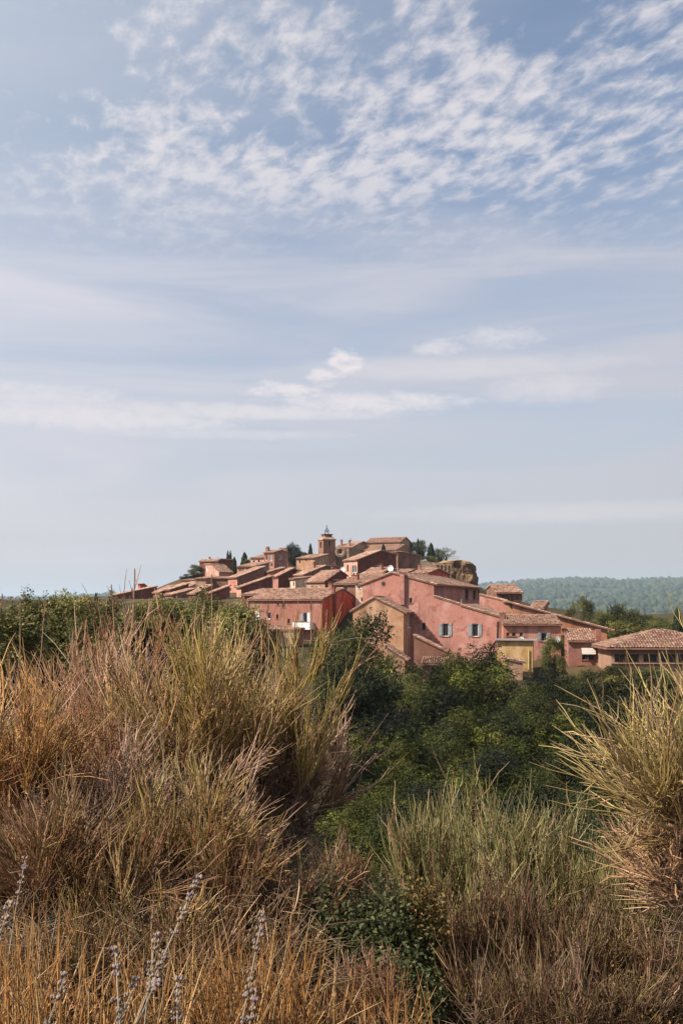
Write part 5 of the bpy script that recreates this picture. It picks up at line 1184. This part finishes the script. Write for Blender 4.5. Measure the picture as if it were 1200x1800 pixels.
# lavender spikes
LAV = [(462, 1608, 425, 1800, 1.6, 'tall pale lavender spike standing in the straw grass'), (350, 1540, 262, 1740, 1.65, 'long leaning lavender spike with a violet tip'), (203, 1668, 210, 1790, 1.5, 'lavender spike with a violet floret left of the long one'),
       (115, 1715, 85, 1800, 1.5, 'short lavender spike leaning near the lower left corner'), (18, 1585, -10, 1680, 1.6, 'lavender spike cut by the left edge'), (312, 1720, 312, 1820, 1.5, 'blunt violet lavender head at the bottom'),
       (240, 1722, 205, 1810, 1.5, 'faded lavender spike beside the blunt head'), (450, 1742, 435, 1820, 1.5, 'small faded lavender spike right of the tall one'), (275, 1640, 262, 1730, 1.7, 'thin grey lavender stalk behind the long one'), (45, 1510, 28, 1600, 2.2, 'small lavender spike in front of the matted left broom'), (278, 1722, 268, 1740, 1.5, 'tiny round lavender head beside the blunt one')]
def lavender(p0, p1, seed):
    r_ = np.random.default_rng(seed); d = p1 - p0; L = np.linalg.norm(d); root_to = p0 - d / L * .22
    V = []; Fs = []; Cs = []; n0 = 0
    nw = max(3, int(L / .010)); octv = np.array([(1, 0, 0), (-1, 0, 0), (0, 1, 0), (0, -1, 0), (0, 0, 1), (0, 0, -1)], float); octf = np.array([(0, 2, 4), (2, 1, 4), (1, 3, 4), (3, 0, 4), (2, 0, 5), (1, 2, 5), (3, 1, 5), (0, 3, 5)])
    for w in range(nw):
        t = np.clip(w / (nw - 1) + r_.normal(0, .012), 0, 1); c = p0 + d * t + r_.normal(0, .0012, 3); rad = .0070 * (1.1 - .35 * t) * (1 if t > .25 else .75)
        if t < .6 and r_.uniform() < .25: continue
        for k in range(8):
            a = r_.uniform(0, 6.28); off = np.array((math.cos(a), math.sin(a), r_.uniform(-.2, .5))) * rad * r_.uniform(.5, 1.1)
            s = r_.uniform(.0020, .0036); V.append(c + off + octv * s * np.array((.8, .8, 1.4))); Fs.append(octf + n0); n0 += 6
            col = np.array((.34, .26, .19)) if r_.uniform() < .7 else np.array((.27, .20, .20)); col = col * (.9 + .2 * t)
            if t > .75 and r_.uniform() < .18: col = np.array((.24, .17, .29))
            Cs.append(np.tile(col * r_.uniform(.5, 1.0), (6, 1)))
    return mesh('flower_spike', np.concatenate(V), [np.concatenate(Fs)], np.concatenate(Cs)), root_to
for i, (x1, y1, x0, y0, Y, label) in enumerate(LAV):
    p1 = wp(x1, y1, Y); p0 = wp(x0, y0, Y - .05); o_ = p0 - (p1 - p0) / np.linalg.norm(p1 - p0) * .25
    root = empty('lavender', o_); tag(root, label, 'lavender', 'lavender spikes at the bottom left')
    me, rt = lavender(p0 - o_, p1 - o_, 1500 + i); o = obj('flower_spike', me, STEM, root); o['kind'] = 'stuff'
    m = MB(); m.tube([(0, 0, 0), tuple((p0 - o_) * .6 + np.array((.004, 0, 0))), tuple(p0 - o_), tuple(p1 - o_)], .0011, 4); m.build('stem', plain('lavender_stem', (.26, .22, .16)), root)
# tall seed stalks rising above the thicket
STK = [(237, 1000, 228, 1100, 4.6, 'tall dark seed stalk against the sky at the left roofs'), (5, 1045, -20, 1110, 3.2, 'dark spiked stalk at the left edge'), (196, 1028, 202, 1120, 4.6, 'stalk rising left of the far left roof'), (36, 1052, 30, 1160, 3.4, 'brown tipped stalk second from the left edge'),
       (80, 1052, 60, 1180, 3.4, 'stalk leaning before the plane trees'), (372, 1010, 370, 1140, 4.8, 'tall stalk crossing the dark wall'), (470, 1062, 470, 1140, 4.0, 'seeded stalk before the mauve front'), (548, 1052, 540, 1130, 4.0, 'seeded stalk below the mauve eave'), (575, 1072, 562, 1150, 4.0, 'seeded stalk before the red gable')]
for i, (x1, y1, x0, y0, Y, label) in enumerate(STK):
    p1 = wp(x1, y1, Y); p0 = wp(x0, y0 + 60, Y); root = empty('seed_stalk', p0); tag(root, label, 'stalk', 'seed stalks above the brooms')
    d = p1 - p0; m = MB(); m.tube([(0, 0, 0), tuple(d * .5 + np.array((.006, 0, 0))), tuple(d)], .0016 * Y / 3.5, 4); m.build('stem', plain('dry_stalk', (.26, .17, .10)), root)
    m = MB(); s = .004 * Y / 3.5
    for k in range(7 if i < 5 else 4):
        c = d * (.98 - .035 * k) + np.array((random.uniform(-1, 1) * s, 0, 0)); m.hexa([(c[0] - s * .5, c[1] - s * .5, c[2] - s * 1.5), (c[0] + s * .5, c[1] - s * .5, c[2] - s * 1.5), (c[0] + s * .5, c[1] + s * .5, c[2] - s * 1.5), (c[0] - s * .5, c[1] + s * .5, c[2] - s * 1.5)], [(c[0] - s * .25, c[1] - s * .25, c[2] + s * 2), (c[0] + s * .25, c[1] - s * .25, c[2] + s * 2), (c[0] + s * .25, c[1] + s * .25, c[2] + s * 2), (c[0] - s * .25, c[1] + s * .25, c[2] + s * 2)])
    m.build('seed_head', plain('seed_pod', (.16, .09, .06) if i < 5 else (.42, .33, .26)), root)

# ------------------------------------------------------------------ haze
def haze():
    m = bpy.data.materials.new('air_haze'); m.use_nodes = True; nt = m.node_tree
    nt.nodes.clear(); o = nt.nodes.new('ShaderNodeOutputMaterial'); v = nt.nodes.new('ShaderNodeVolumePrincipled')
    v.inputs['Color'].default_value = (.66, .84, 1.0, 1); v.inputs['Density'].default_value = .00010; v.inputs['Anisotropy'].default_value = 0.1
    nt.links.new(v.outputs[0], o.inputs['Volume'])
    b = MB(); b.box((-13000, -13000, -330), (13000, 13000, 160)); ob = b.build('haze', m); tag(ob, 'thin blue haze in the air over the valley', 'haze', kind='stuff')
haze()
